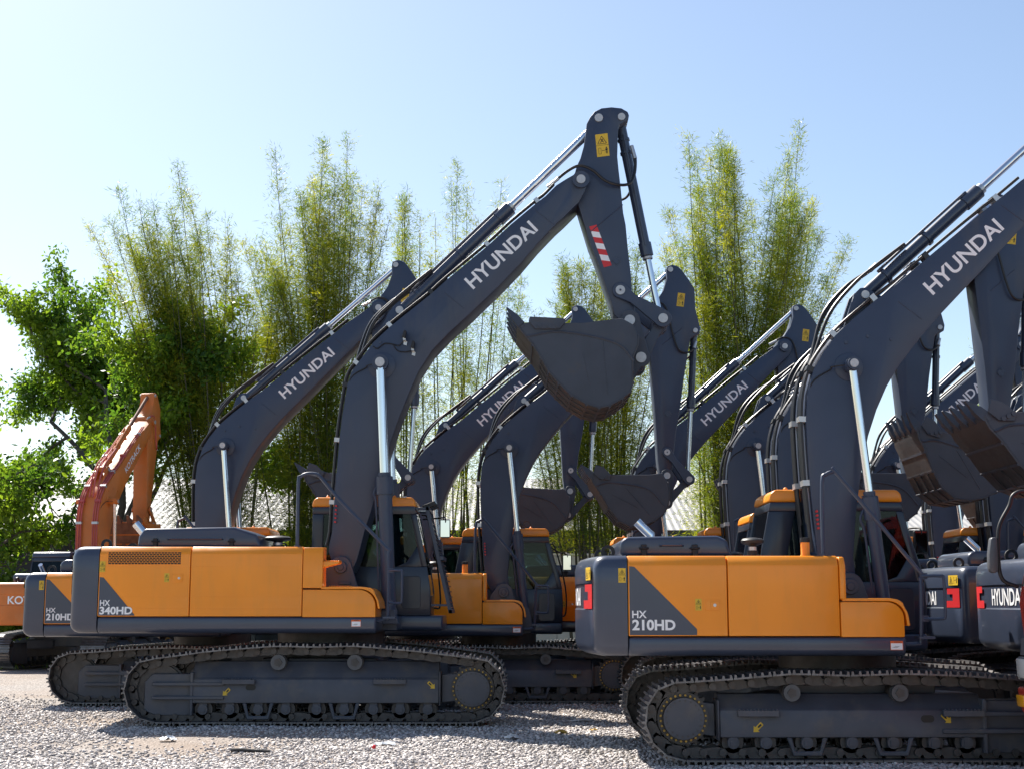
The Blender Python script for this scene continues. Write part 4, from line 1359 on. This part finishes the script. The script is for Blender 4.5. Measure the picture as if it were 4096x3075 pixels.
def work_lamps_on_boom(S, root):
    bw = S['boom_w']
    for (x, z) in ((1.0, 5.20), (1.12, 5.05)):
        l = MB()
        l.prism([(x - .02, z - .055), (x + .035, z - .075), (x + .045, z - .01), (x - .01, z + .01)], -bw - .008, -bw, 1)
        l.prism([(x - .02, z - .005), (x + .03, z - .01), (x + .02, z + .035), (x - .02, z + .04)], -bw - .09, -bw - .0, 1)
        l.prism([(x - .025, z + .04), (x + .02, z + .02), (x + .035, z + .12), (x + .0, z + .13)], -bw - .14, -bw - .03, 0)
        l.build('work_lamp', [BLACK, ZINC], root, bevel=.004, seg=1)
    w = MB()
    w.tube(smooth_path([(.56, -bw - .01, 5.12), (.62, -bw - .015, 5.09), (.72, -bw - .015, 5.16), (.84, -bw - .015, 5.15), (.92, -bw - .02, 5.13), (.98, -bw - .03, 5.18)], 6), .008, 0, 6)
    w.tube(smooth_path([(.84, -bw - .015, 5.15), (.90, -bw - .015, 5.06), (1.0, -bw - .015, 5.04), (1.10, -bw - .03, 5.05)], 6), .008, 0, 6)
    w.build('lamp_wire', BLACK, root)


PAL = dict(body=ORANGE, trim=NAVYG, hood=NAVYG, cw=NAVYG, cab=CABP, roof=ORANGE, rail=NAVY, boom=NAVY, cyl=NAVYG, cylhead=ZINC, rod=CHROME, hose=HOSE, text='HYUNDAI', marks=True, stickers=True, model=True, wear=BUCKS)
PALO = dict(PAL, body=OLDOR, cw=OLDOR, roof=NAVYG, rail=OLDOR, boom=OLDOR, cyl=OLDOR, cylhead=OLDOR, rod=RUST, hose=REDHOSE, text='KOTRACK', marks=False, stickers=False, model=False, wear=RUST)


def make_excavator(S, pal):
    root = empty('excavator')
    make_track(S, root, -1)
    make_track(S, root, 1)
    make_upper(S, root, pal)
    make_front(S, root, pal)
    return root


EXG = 'excavators parked in rows on the gravel'


def place(o, x, y, rz, label):
    o.location = (x, y, 0)
    o.rotation_euler = (0, 0, rz)
    tag(o, label, 'excavator', EXG)


big = make_excavator(S340, PAL)
work_lamps_on_boom(S340, big)
place(big, -2.52, 20.17, 0, 'largest excavator, with slotted grille in its orange side and red-white stripes on its raised arm')
proto = make_excavator(S210, PAL)
index_children()
# (x, y, sprocket to the rear, label)
ROWS = [
    (3.50, 15.63, True, 'nearest excavator, its whole orange side in view beside the red truck, arm outside the picture'),
    (8.15, 15.63, False, 'grey counterweight of an excavator cut off by the red truck and the picture edge'),
    (3.95, 19.75, False, 'excavator hidden behind the nearest one, its toothed bucket hanging over the right-hand counterweights'),
    (8.47, 19.80, False, 'excavator showing its grey rear with red mark between the nearest cab and the red truck'),
    (-4.90, 23.68, False, 'excavator directly behind the largest one, orange and grey tail protruding past it at left'),
    (-.22, 24.03, False, 'excavator with its orange side and full cab visible between the two front machines'),
    (3.86, 23.75, False, 'excavator whose curved boom rises just left of the nearest cab, mostly hidden'),
    (8.15, 23.70, False, 'excavator with an orange cab roof and piped boom above the right-hand counterweights'),
    (-1.70, 27.38, False, 'excavator whose lettered boom rises over the cab between the two front machines, back row'),
    (2.58, 27.30, False, 'excavator whose lettered boom slants up behind the arm right of centre, back row'),
    (7.06, 27.10, False, 'excavator whose lettered boom shows through the gap under the nearest boom, back row'),
    (9.40, 31.2, False, 'farthest excavator, almost hidden behind hanging buckets at far right'),
]
for i, (x, y, flip, label) in enumerate(ROWS):
    o = proto if i == 0 else copy_tree(proto)
    place(o, x, y, 0, label)
    if i == 0:
        flipped = o
def curl_bucket(root, deg):
    x, z = S210['P4']
    a = R(deg)
    for ch in root_kids(root):
        if ch.name.startswith('bucket') and not ch.name.startswith('bucket_'):
            ch.rotation_euler = (0, a, 0)
            ch.location = (x - (x * math.cos(a) + z * math.sin(a)), 0, z - (-x * math.sin(a) + z * math.cos(a)))


def root_kids(root):
    return [o for o in bpy.data.objects if o.parent == root]


for o in [q for q in bpy.data.objects if q.get('category') == 'excavator' and q.parent is None]:
    if abs(o.location.x - 3.5) < .01:
        curl_bucket(o, -5)
    elif abs(o.location.y - 19.75) < .01:
        curl_bucket(o, 12)
    elif abs(o.location.y - 27.3) < .4:
        curl_bucket(o, 4)
for ch in kids(proto):
    if ch.name.startswith('crawler_track'):
        ch.rotation_euler = (0, 0, math.pi)
old = make_excavator(S210, PALO)
place(old, -10.55, 36.0, R(80), 'old faded orange excavator with red hoses, seen from behind at far left')


# ------------------------------------------------------------------ numpy meshes for many small faces
rng = np.random.default_rng(11)


def np_mesh(name, V, F, mat_, parent=None, tone=None, smooth=False):
    me = bpy.data.meshes.new(name)
    n, k = F.shape
    me.vertices.add(len(V))
    me.vertices.foreach_set('co', V.astype(np.float32).ravel())
    me.loops.add(n * k)
    me.loops.foreach_set('vertex_index', F.astype(np.int32).ravel())
    me.polygons.add(n)
    me.polygons.foreach_set('loop_start', np.arange(0, n * k, k, dtype=np.int32))
    if tone is not None:
        a = me.attributes.new('tone', 'FLOAT', 'POINT')
        a.data.foreach_set('value', tone.astype(np.float32))
    me.update(calc_edges=True)
    me.validate()
    if smooth:
        me.polygons.foreach_set('use_smooth', np.ones(n, dtype=bool))
    me.materials.append(mat_)
    o = bpy.data.objects.new(name, me)
    COL.objects.link(o)
    o.parent = parent
    return o


def unit(a):
    return a / np.maximum(1e-9, np.linalg.norm(a, axis=-1, keepdims=True))


def leaves_mesh(name, P, D, L, W, tone, mat_, parent):
    """one diamond leaf per row: base P, direction D, length L, width W"""
    n = len(P)
    D = unit(D)
    r = rng.normal(size=(n, 3))
    S = unit(np.cross(D, r))
    N = np.cross(D, S)
    L = L[:, None]
    W = W[:, None]
    v0 = P
    v1 = P + D * L * .42 + S * W * .5 - N * L * .03
    v2 = P + D * L - N * L * .10
    v3 = P + D * L * .42 - S * W * .5 - N * L * .03
    V = np.stack([v0, v1, v2, v3], 1).reshape(-1, 3)
    F = np.arange(4 * n).reshape(n, 4)
    return np_mesh(name, V, F, mat_, parent, np.repeat(tone, 4))


# ------------------------------------------------------------------ ground
def gravel_ground():
    m = bpy.data.materials.new('gravel_ground')
    m.use_nodes = True
    nt = m.node_tree
    N, Lk = nt.nodes, nt.links
    b = N['Principled BSDF']
    b.inputs['Roughness'].default_value = .85
    b.inputs['Specular IOR Level'].default_value = .3
    tc = N.new('ShaderNodeTexCoord')
    vo = N.new('ShaderNodeTexVoronoi')
    vo.inputs['Scale'].default_value = 38
    Lk.new(tc.outputs['Object'], vo.inputs['Vector'])
    cr = N.new('ShaderNodeValToRGB')
    cr.color_ramp.elements[0].color = (.20, .175, .155, 1)
    cr.color_ramp.elements[1].color = (.50, .45, .41, 1)
    cr.color_ramp.elements.new(.5).color = (.33, .295, .27, 1)
    sp = N.new('ShaderNodeSeparateColor')
    Lk.new(vo.outputs['Color'], sp.inputs[0])
    Lk.new(sp.outputs[0], cr.inputs[0])
    nz = N.new('ShaderNodeTexNoise')
    nz.inputs['Scale'].default_value = .35
    nz.inputs['Detail'].default_value = 8
    Lk.new(tc.outputs['Object'], nz.inputs['Vector'])
    mr = N.new('ShaderNodeMapRange')
    mr.inputs['From Min'].default_value = .40
    mr.inputs['From Max'].default_value = .68
    Lk.new(nz.outputs['Fac'], mr.inputs['Value'])
    mx = N.new('ShaderNodeMix')
    mx.data_type = 'RGBA'
    Lk.new(mr.outputs[0], mx.inputs[0])
    Lk.new(cr.outputs[0], mx.inputs[6])
    mx.inputs[7].default_value = (.32, .24, .18, 1)
    ms = N.new('ShaderNodeMath')
    ms.operation = 'MULTIPLY'
    ms.inputs[1].default_value = .85
    Lk.new(mr.outputs[0], ms.inputs[0])
    Lk.new(ms.outputs[0], mx.inputs[0])
    Lk.new(mx.outputs[2], b.inputs['Base Color'])
    bp = N.new('ShaderNodeBump')
    bp.inputs['Strength'].default_value = .9
    bp.inputs['Distance'].default_value = .03
    bp.invert = True
    Lk.new(vo.outputs['Distance'], bp.inputs['Height'])
    Lk.new(bp.outputs[0], b.inputs['Normal'])
    return m


def ground_z(x, y):
    return (np.sin(x * 1.3 + .7 * np.sin(y * .9)) * np.sin(y * 1.1 + 1.3) * .016 + np.sin(x * 3.1 + y * 1.7) * np.sin(y * 2.7 - x * .6) * .008) * np.clip((45 - y) / 10, 0, 1) - .012


gx = np.concatenate([np.linspace(-2500, -40, 14), np.linspace(-39, -13, 20), np.linspace(-12.8, 12.8, 130), np.linspace(13, 39, 20), np.linspace(40, 2500, 14)])
gy = np.concatenate([np.linspace(-300, 3, 12), np.linspace(4, 36, 160), np.linspace(37, 80, 16), np.linspace(90, 3500, 16)])
GX, GY = np.meshgrid(gx, gy)
GV = np.stack([GX, GY, ground_z(GX, GY)], -1).reshape(-1, 3)
nx, ny = len(gx), len(gy)
ii = (np.arange(ny - 1)[:, None] * nx + np.arange(nx - 1)[None]).ravel()
GF = np.stack([ii, ii + 1, ii + nx + 1, ii + nx], 1)
structure(np_mesh('ground', GV, GF, gravel_ground(), smooth=True))


def stonemat():
    m = bpy.data.materials.new('loose_stone')
    m.use_nodes = True
    nt = m.node_tree
    b = nt.nodes['Principled BSDF']
    b.inputs['Roughness'].default_value = .8
    at = nt.nodes.new('ShaderNodeAttribute')
    at.attribute_name = 'tone'
    cr = nt.nodes.new('ShaderNodeValToRGB')
    cr.color_ramp.elements[0].color = (.27, .245, .23, 1)
    cr.color_ramp.elements[1].color = (.70, .64, .585, 1)
    cr.color_ramp.elements.new(.6).color = (.52, .475, .455, 1)
    nt.links.new(at.outputs['Fac'], cr.inputs[0])
    nt.links.new(cr.outputs[0], b.inputs['Base Color'])
    return m


def stones(n):
    y = 11.0 + 14 * rng.random(n) ** 1.9
    hw = y * .40
    x = (rng.random(n) * 2 - 1) * hw
    # heaps: keep more stones where a slow pattern is high
    keep = (np.sin(x * .9 + 2 * np.sin(y * .5)) * np.sin(y * .8 + 1) + 1) * .5 > rng.random(n) * .55
    x, y = x[keep], y[keep]
    n = len(x)
    s = .008 + .015 * rng.random(n) ** 1.8
    c = np.array([[-1, -1, -1], [1, -1, -1], [1, 1, -1], [-1, 1, -1], [-1, -1, 1], [1, -1, 1], [1, 1, 1], [-1, 1, 1]], float)
    V = c[None] * (1 + .75 * (rng.random((n, 8, 3)) - .5)) * .62
    V *= (np.stack([1 + .5 * rng.random(n), 1 + .3 * rng.random(n), .55 + .4 * rng.random(n)], 1))[:, None, :]
    a = rng.random(n) * 6.283
    t = (rng.random(n) - .5) * 1.2
    ca, sa, ct, st = np.cos(a)[:, None], np.sin(a)[:, None], np.cos(t)[:, None], np.sin(t)[:, None]
    X, Y, Z = V[..., 0], V[..., 1], V[..., 2]
    X, Z = X * ct - Z * st, X * st + Z * ct
    X, Y = X * ca - Y * sa, X * sa + Y * ca
    V = np.stack([X, Y, Z], -1) * s[:, None, None]
    V += np.stack([x, y, ground_z(x, y) + s * .35], 1)[:, None, :]
    f = np.array([[0, 3, 2, 1], [4, 5, 6, 7], [0, 1, 5, 4], [1, 2, 6, 5], [2, 3, 7, 6], [3, 0, 4, 7]])
    F = (f[None] + 8 * np.arange(n)[:, None, None]).reshape(-1, 4)
    o = np_mesh('gravel', V.reshape(-1, 3), F, stonemat(), tone=np.repeat(rng.random(n), 8))
    tag(o, 'loose grey crushed stones lying over the yard', 'gravel', kind='stuff')


stones(150000)

# ------------------------------------------------------------------ bamboo
CULM = mat('bamboo_culm', (.055, .050, .026), .45, var=.35, vscale=1.3)
BLEAF = leafmat('bamboo_leaf', (.060, .130, .030), (.36, .36, .025), .6)
TLEAF = leafmat('broad_leaf', (.055, .13, .024), (.23, .34, .04), .58, rough=.25)
SLEAF = leafmat('shrub_leaf', (.06, .13, .016), (.20, .27, .025), .5)
BARK = mat('bark', (.085, .070, .058), .85, var=.3, vscale=6, bump=.4, bscale=18)


def bamboo(x, y, h, n, rb, spread, leaves, label, lean=0.0, low=.12, seed=0, lw=.0165, yel=.5):
    g = np.random.default_rng(seed)
    root = empty('bamboo_clump', (x, y, 0))
    tag(root, label, 'bamboo', 'bamboo clumps behind the machines')
    Ps, Ds, To = [], [], []
    per = int(leaves * 2.7) // n
    for i in range(n):
        a = g.random() * 6.283
        rr = rb * math.sqrt(g.random())
        b = np.array([math.cos(a) * rr, math.sin(a) * rr * .7, -.02])
        q_ = g.random() * 6.283
        sp_ = spread * (.1 + .9 * math.sqrt(g.random()))
        o = np.array([math.cos(q_) * sp_ + lean, math.sin(q_) * sp_ * .7, 0])
        hh = h * (1 - .42 * (sp_ / spread) ** 1.5 * (.4 + .6 * g.random()) - .10 * g.random())
        wob = g.normal(size=2) * .10
        t = np.linspace(0, 1, 11)
        cur = b[None] + o[None] * (t ** 1.6)[:, None] + np.stack([np.sin(t * 5 + a) * wob[0], np.sin(t * 4 + a) * wob[1], hh * t * (1 - .035 * t)], 1)
        mb = MB()
        mb.tube([tuple(p) for p in cur], .042 * (.7 + .5 * g.random()), 0, 6, .006)
        mb.build('culm', CULM, root)
        # branchlets
        NL = 12
        nb = max(10, per // NL)
        tt = low + (1 - low) * g.random(nb) ** .85
        P = np.stack([np.interp(tt, t, cur[:, k]) for k in range(3)], 1)
        az = g.random(nb) * 6.283
        ln = (.35 + 1.25 * g.random(nb) ** 1.3) * (1.08 - .86 * tt ** 2.2) * (h / 14)
        d = np.stack([np.cos(az), np.sin(az), .45 + .6 * g.random(nb) + .9 * tt ** 4], 1)
        d = unit(d)
        tone_b = np.clip(.36 + .16 * g.normal(size=nb) + yel * np.clip(np.sin(P[:, 2] * .9 + a * 2 + P[:, 0] * .8) - .25, -.3, 1) * .75, 0, 1)
        for q in range(NL):
            f = (q + 1.0) / NL
            droop = np.zeros((nb, 3))
            droop[:, 2] = -.38 * (f ** 2) * ln
            Ps.append(P + d * (ln * f)[:, None] + droop + g.normal(size=(nb, 3)) * .085)
            dd = d * .8 + g.normal(size=(nb, 3)) * .6
            dd[:, 2] -= .30
            Ds.append(dd)
            To.append(np.clip(tone_b + g.normal(size=nb) * .10, 0, 1))
    P, D, T = np.concatenate(Ps), np.concatenate(Ds), np.concatenate(To)
    m = len(P)
    leaves_mesh('foliage', P, D, .11 + .17 * g.random(m), lw * (.7 + .6 * g.random(m)), T, BLEAF, root)
    return root


# ------------------------------------------------------------------ broadleaf trees and shrubs
def broadleaf(x, y, h, label, seed, leaves=26000, name='broadleaf_tree', lm=None, spread=1.0, trunk=.2, group='broadleaf trees and shrubs along the back', lsize=.17, levels=4, lift=.28, lean=0.0):
    g = np.random.default_rng(seed)
    root = empty(name, (x, y, 0))
    tag(root, label, 'tree' if name == 'broadleaf_tree' else 'shrub', group)
    tk = MB()
    tips = []

    def grow(p, d, L, r, lev):
        k = 5
        pts = [p]
        dd = d.copy()
        for i in range(k):
            dd = dd + g.normal(size=3) * .13
            dd[2] += .05
            dd /= np.linalg.norm(dd)
            pts.append(pts[-1] + dd * L / k)
        tk.tube([tuple(q) for q in pts], r, 0, 7 if lev < 2 else 5, r * .62)
        if lev >= 2:
            tips.extend([(q, r) for q in pts[1:]])
        if lev < levels:
            nb = 3 if lev else 5
            for i in range(nb):
                f = .45 + .55 * (i + 1) / nb
                q = pts[max(1, int(round(f * k)))]
                az = g.random() * 6.283
                tilt = .55 + .5 * g.random()
                u = np.cross(dd, [math.cos(az), math.sin(az), .3])
                u /= np.linalg.norm(u)
                nd = dd * math.cos(tilt) + u * math.sin(tilt)
                nd[0] *= spread
                nd[1] *= spread
                nd /= np.linalg.norm(nd)
                grow(q, nd, L * (.60 + .22 * g.random()), r * .58, lev + 1)
    grow(np.array([0, 0, -.05]), np.array([lean, 0, 1.0]), h * lift, trunk, 0)
    tk.build('trunk', BARK, root)
    c = np.array([t[0] for t in tips])
    c = c[c[:, 2] > h * (.30 if name == 'broadleaf_tree' else .08)]
    idx = g.integers(0, len(c), leaves)
    # twig clusters: several leaves share a small offset
    off = g.normal(size=(leaves // 6 + 1, 3)) * .12
    P = c[idx] + np.repeat(off, 6, 0)[:leaves][np.argsort(idx, kind='stable').argsort()] + g.normal(size=(leaves, 3)) * .16
    D = g.normal(size=(leaves, 3))
    D[:, 2] -= .5
    ton = np.clip(.35 + .25 * np.sin(P[:, 0] * 1.7 + P[:, 2] * 1.3) + .22 * g.normal(size=leaves), 0, 1)
    s = lsize * (.6 + .7 * g.random(leaves))
    leaves_mesh('crown' if name == 'broadleaf_tree' else 'foliage', P, D, s, s * .5, ton, lm or TLEAF, root)
    return root


bamboo(-8.7, 43.0, 16.2, 46, .9, 2.9, 44000, 'tall bamboo clump rising over the old faded orange excavator, leaning left', lean=-1.4, seed=1)
bamboo(-5.9, 44.0, 17.6, 54, 1.1, 2.5, 56000, 'tall dense bamboo clump between the two lettered booms at left', lean=-.2, seed=2)
bamboo(-2.0, 46.0, 17.6, 22, 1.3, 1.1, 12000, 'thin sparse bamboo clump with bare stems under the largest boom', lean=.2, seed=3, low=.3)
bamboo(2.6, 43.5, 14.4, 42, .9, 2.2, 34000, 'bamboo clump with bare lower stems behind the largest hanging bucket', lean=-.1, seed=4, low=.3)
bamboo(7.1, 44.0, 18.8, 62, 1.3, 2.9, 66000, 'tallest broad bamboo clump right of centre, behind the vertical arms', lean=.7, seed=5, low=.2)
bamboo(16.4, 45.0, 12.5, 18, .8, 1.5, 14000, 'bamboo clump at the right edge behind the nearest boom', seed=6)
bamboo(-3.5, 45.0, 17.0, 10, .5, .8, 5000, 'slender wispy bamboo clump standing between dense and sparse clumps', seed=8, low=.35)

broadleaf(-12.6, 44.0, 17.4, 'large dark green broadleaf tree with spreading limbs at far left', 21, leaves=60000, trunk=.17, lsize=.19, spread=1.1, lift=.34, lean=-.10)
broadleaf(-16.4, 43.0, 10.5, 'broadleaf tree cut off by the left edge of the picture', 22, leaves=22000, lsize=.2, spread=1.15, lift=.34)
broadleaf(-14.0, 37.5, 4.6, 'bright yellow green bush under the large dark tree', 23, leaves=8000, name='bush', lm=SLEAF, spread=1.3, trunk=.07, levels=3, lsize=.16)
broadleaf(-6.0, 47.5, 6.2, 'yellow green bush between the two left bamboo clumps', 24, leaves=12000, name='bush', lm=SLEAF, spread=1.3, trunk=.08, levels=3, lsize=.16)
broadleaf(12.6, 42.0, 4.4, 'leafy green bush seen below the hanging buckets at right', 25, leaves=9000, name='bush', lm=SLEAF, spread=1.3, trunk=.07, levels=3, lsize=.22)
broadleaf(-3.2, 47.0, 4.4, 'thin leafy bush in front of the pale warehouse roof, left of centre', 26, leaves=4000, name='bush', lm=SLEAF, spread=1.2, trunk=.06, levels=3, lsize=.15)

# ------------------------------------------------------------------ warehouse
ROOFM = mat('pale_roof_sheet', (.36, .35, .34), .55, var=.12, vscale=.4, dirt=((.36, .33, .30), .52, .8, .5))
WALLM = mat('eave_shade_wall', (.05, .055, .07), .8, var=.2)  # dark tone holds the shadow and dark opening under the eave
PALEW = mat('pale_wall_render', (.55, .55, .54), .8, var=.08, vscale=1.0, dirt=((.45, .44, .41), .55, .85, .8))
wh = empty('warehouse', (0, 50, 0))
tag(wh, 'long low warehouse with a pale corrugated roof behind the bamboo', 'warehouse')
xs_ = np.arange(-52, 52, .06)
prof_ = .022 * np.sin(xs_ * 2 * math.pi / .24)
ez, rz, ed, rd = 4.0, 6.55, -.6, 8.0
V = np.concatenate([np.stack([xs_, np.full_like(xs_, d), z + prof_], 1) for d, z in ((ed, ez), ((ed + rd) / 2, (ez + rz) / 2), (rd, rz), (rd * 2 - ed, ez))])
k = len(xs_)
i0 = (np.arange(3)[:, None] * k + np.arange(k - 1)[None]).ravel()
np_mesh('roof', V, np.stack([i0, i0 + 1, i0 + k + 1, i0 + k], 1), ROOFM, wh, smooth=True)
m = MB()
m.box(-51, 51, .3, .5, 0, 4.05)
m.build('wall', WALLM, wh)
m = MB()
m.box(-52, 52, -.66, -.62, 3.82, 4.03)
m.build('gutter', WALLM, wh)
for i in range(18):
    m = MB()
    m.box(-51 + i * 6, -50.8 + i * 6, -.5, -.3, 0, 3.98)
    m.build('post', GREYP, wh)
m = MB()
for i in range(7):
    m.box(.4 + i * 1.1, 1.49 + i * 1.1, 0, .12, 0, 3.1)
m.box(.3, 8.2, -.03, .15, 3.103, 3.18)
bwl = m.build('boundary_wall', PALEW, None, bevel=.01, seg=1)
bwl.location = (0, 48.2, 0)
tag(bwl, 'pale panel wall glimpsed behind the bamboo stems near the centre', 'wall')

# ------------------------------------------------------------------ red truck at the right edge (front faces left)
tk = empty('red_truck', (4.745, 12.45, 0))
tag(tk, 'red truck just entering the picture at the right edge, mirror on a bent tube', 'truck')
m = MB()
m.prism([(.03, 1.22), (.0, 1.55), (.02, 1.66), (.22, 2.55), (.36, 2.70), (1.85, 2.70), (1.95, 2.6), (1.95, .85), (1.30, .85), (1.22, 1.05), (.92, 1.18), (.58, 1.05), (.50, .85), (.10, .85), (.05, 1.0)], -1.05, 1.05, 0)
e = m.ext()
m.build('cab', TRUCKR, tk, bevel=.035, seg=3)
m = MB()
m.prism([(-.012, 1.07), (-.004, 1.07), (.016, 1.20), (.008, 1.225)], -1.04, 1.04, 0)
m.prism([(.02, 1.07), (.52, 1.07), (.52, 1.20), (.02, 1.21)], -1.065, -1.051, 0)
m.build('grey_band', GREYP, tk)
m = MB()
m.prism([(.02, .50), (-.02, .58), (-.05, .78), (.50, .80), (.50, .62), (.42, .50)], -1.08, 1.08, 0)
bu = m.build('bumper', TRUCKR, tk, bevel=.03, seg=3)
for s in (-1, 1):
    m = MB()
    m.prism([(-.052, .60), (-.058, .71), (.12, .71), (.12, .60)], *sorted((s * .90, s * 1.09)), 0)
    m.build('indicator', AMBER, bu, bevel=.012, seg=2)
    m = MB()
    m.prism([(-.02, .84), (-.03, 1.055), (.22, 1.055), (.18, .84)], *sorted((s * .68, s * 1.075)), 0)
    hl_ = m.build('headlight', GREYP, tk, bevel=.015, seg=2)
    m = MB()
    m.prism([(-.036, .86), (-.044, 1.04), (.17, 1.04), (.15, .86)], *sorted((s * .72, s * 1.082)), 0)
    m.build('lamp_lens', LAMPW, hl_, bevel=.012, seg=2)
    m = MB()
    m.prism([(.30, 1.72), (.36, 2.48), (1.45, 2.48), (1.50, 1.72)], *sorted((s * 1.052, s * 1.058)), 0)
    m.build('window', NAVYG if False else GLASS, tk)
    m = MB()
    m.prism([(.28, .88), (.27, 1.66), (1.55, 1.66), (1.55, 1.20), (1.30, .88)], *sorted((s * 1.05, s * 1.056)), 0)
    m.box(1.30, 1.45, *sorted((s * 1.056, s * 1.075)), 1.45, 1.49, 1)
    m.build('door', [TRUCKR, BLACK], tk)
    w = MB()
    w.disc_y(.90, .52, .52, *sorted((s * .72, s * 1.02)), 0, 32)
    wl = w.build('tyre', BLACK, tk, bevel=.03, seg=2)
    w = MB()
    w.disc_y(.90, .52, .30, *sorted((s * .99, s * 1.03)), 0, 28)
    w.build('rim', GREYP, wl, bevel=.01, seg=1)
    w = MB()
    w.disc_y(3.6, .52, .52, *sorted((s * .45, s * 1.05)), 0, 32)
    w.build('tyre', BLACK, tk, bevel=.03, seg=2)
m = MB()
m.prism([(.008, 1.70), (.012, 1.70), (.205, 2.50), (.200, 2.50)], -.95, .95, 0)
m.build('windshield', BLACK, tk)
m = MB()
for (yy, zz, c) in ((-.93, 1.78, 0), (-.92, 1.92, 1), (-.9, 2.04, 2)):
    xx = .006 + (zz - 1.70) * .24
    m.box(xx - .008, xx - .002, yy, yy + .10, zz, zz + .09, c)
m.build('windshield_sticker', [YEL, mat('blue_sticker', (.05, .25, .55), .5), WHITE], tk)
mp = [(x * 1.174, 1.55 + (z - 1.55) * 1.174) for x, z in [(.10, 2.44), (.05, 2.435), (.0, 2.40), (-.03, 2.32), (-.11, 2.18), (-.134, 2.05), (-.137, 1.84), (-.12, 1.75), (-.082, 1.71), (.01, 1.677)]]
for s in (-1, 1):
    m = MB()
    m.tube(smooth_path([(x, s * 1.06, z) for x, z in mp], 4), .019, 0, 10)
    m.tube([(-.157, s * 1.06, 2.11), (-.20, s * 1.06, 2.11)], .013, 0, 8)
    ma = m.build('mirror_arm', BLACK, tk)
    m = MB()
    m.prism(circ(-.205, 2.12, .041, 40, 140, 5) + [(-.26, 2.0), (-.263, 1.88)] + circ(-.217, 1.867, .041, 200, 340, 6) + [(-.176, 2.0)], s * 1.06 - .04, s * 1.06 + .04, 0)
    m.build('mirror_housing', GREYP, ma, bevel=.014, seg=2)
m = MB()
m.box(2.1, 6.4, -.42, .42, .72, .95)
m.build('chassis', BLACK, tk)
m = MB()
m.box(2.1, 6.6, -1.1, 1.1, 1.0, 1.12)
m.box(2.1, 2.16, -1.1, 1.1, 1.12, 2.3)
for s in (-1, 1):
    m.box(2.16, 6.6, *sorted((s * 1.1, s * 1.05)), 1.12, 1.7)
m.build('flat_bed', TRUCKR, tk, bevel=.01, seg=1)

# ------------------------------------------------------------------ litter on the gravel
PLAST = mat('white_plastic_scrap', (.75, .76, .78), .35, var=.05)
PAPER = mat('pale_paper', (.70, .68, .64), .7, var=.06)
REDP = mat('red_plastic', (.6, .02, .03), .35, var=.05)
DRYL = mat('dry_leaf', (.48, .28, .04), .7, var=.25, vscale=20)
WOODD = mat('weathered_wood', (.05, .045, .042), .85, var=.4, vscale=12, bump=.3)


def scrap(name, x, y, w, d, m_, label, cat, seed, hump=.035, group=None):
    g = random.Random(seed)
    n = 6
    vs, fs = [], []
    z0 = float(ground_z(np.array([x]), np.array([y]))[0]) + .022
    for j in range(n + 1):
        for i in range(n + 1):
            u, v = i / n - .5, j / n - .5
            k_ = 1 - .25 * g.random()
            vs.append((u * w * k_, v * d * k_, hump * g.random() * (1.1 - abs(u) - abs(v))))
    for j in range(n):
        for i in range(n):
            a = j * (n + 1) + i
            fs.append((a, a + 1, a + n + 2, a + n + 1))
    b = MB()
    b.add(vs, fs, 0)
    b.add([(p[0], p[1], p[2] - .004) for p in vs], [f[::-1] for f in fs], 0)
    o = b.build(name, m_, None)
    o.location = (x, y, z0)
    o.rotation_euler = (0, 0, g.random() * .6)
    return tag(o, label, cat, group)


scrap('plastic_scrap', -3.9, 16.55, .20, .16, PLAST, 'crumpled clear plastic scrap on gravel, left of the largest excavator track', 'litter', 1, .07)
scrap('plastic_scrap', -1.4, 16.12, .26, .14, PLAST, 'white plastic scrap lying on sunlit gravel before the largest excavator', 'litter', 2, .05)
scrap('paper_scrap', -.01, 16.83, .22, .15, PAPER, 'pale paper scrap on gravel just right of the largest sprocket', 'litter', 3, .05)
scrap('paper_scrap', .93, 19.5, .42, .10, PAPER, 'long pale strip of paper between the two front excavators', 'litter', 4, .02)
scrap('leaf', .58, 17.34, .16, .14, DRYL, 'curled yellow leaf on gravel between the two front excavators', 'leaf', 5, .06)
scrap('leaf', .99, 17.7, .10, .09, DRYL, 'small orange leaf near the tail of the nearest excavator', 'leaf', 6, .04)
scrap('leaf', -5.55, 13.4, .09, .08, DRYL, 'small dry leaf at the lower left of the gravel', 'leaf', 9, .03)
m = MB()
m.lathe((0, 0, 0), [(.022, 0), (.022, .022), (.016, .026)], 0, 14)
o = m.build('bottle_cap', REDP, None)
o.location = (-1.47, 15.54, .03)
o.rotation_euler = (.5, .2, 0)
tag(o, 'small red bottle cap on the gravel before the largest excavator', 'cap')
m = MB()
m.tube(smooth_path([(-.21, 0, .05), (-.1, .01, .055), (.05, 0, .05), (.20, .02, .045)], 3), .026, 0, 8, .016)
o = m.build('wooden_stick', WOODD, None)
o.location = (-2.73, 15.29, -.03)
o.rotation_euler = (0, 0, -.08)
tag(o, 'short dark weathered stick lying on the gravel in front', 'stick')
# weeds by the far edge of the yard
g = np.random.default_rng(5)
n = 1500
cx = np.array([-13.5, -12.0, -6.0, 2.5, 5.5])[g.integers(0, 5, n)]
cy = np.array([36, 38, 41, 41, 41])[g.integers(0, 5, n)]
P = np.stack([cx + g.normal(size=n) * 1.0, 30 + (cy - 30) * .8 + g.normal(size=n) * .8, np.full(n, -.02)], 1)
D = np.stack([g.normal(size=n) * .5, g.normal(size=n) * .5, np.ones(n)], 1)
o = leaves_mesh('weeds', P, D, .08 + .16 * g.random(n), np.full(n, .022), g.random(n) * .8, SLEAF, None)
tag(o, 'low green weeds at the edges of the yard', 'weeds', kind='stuff')
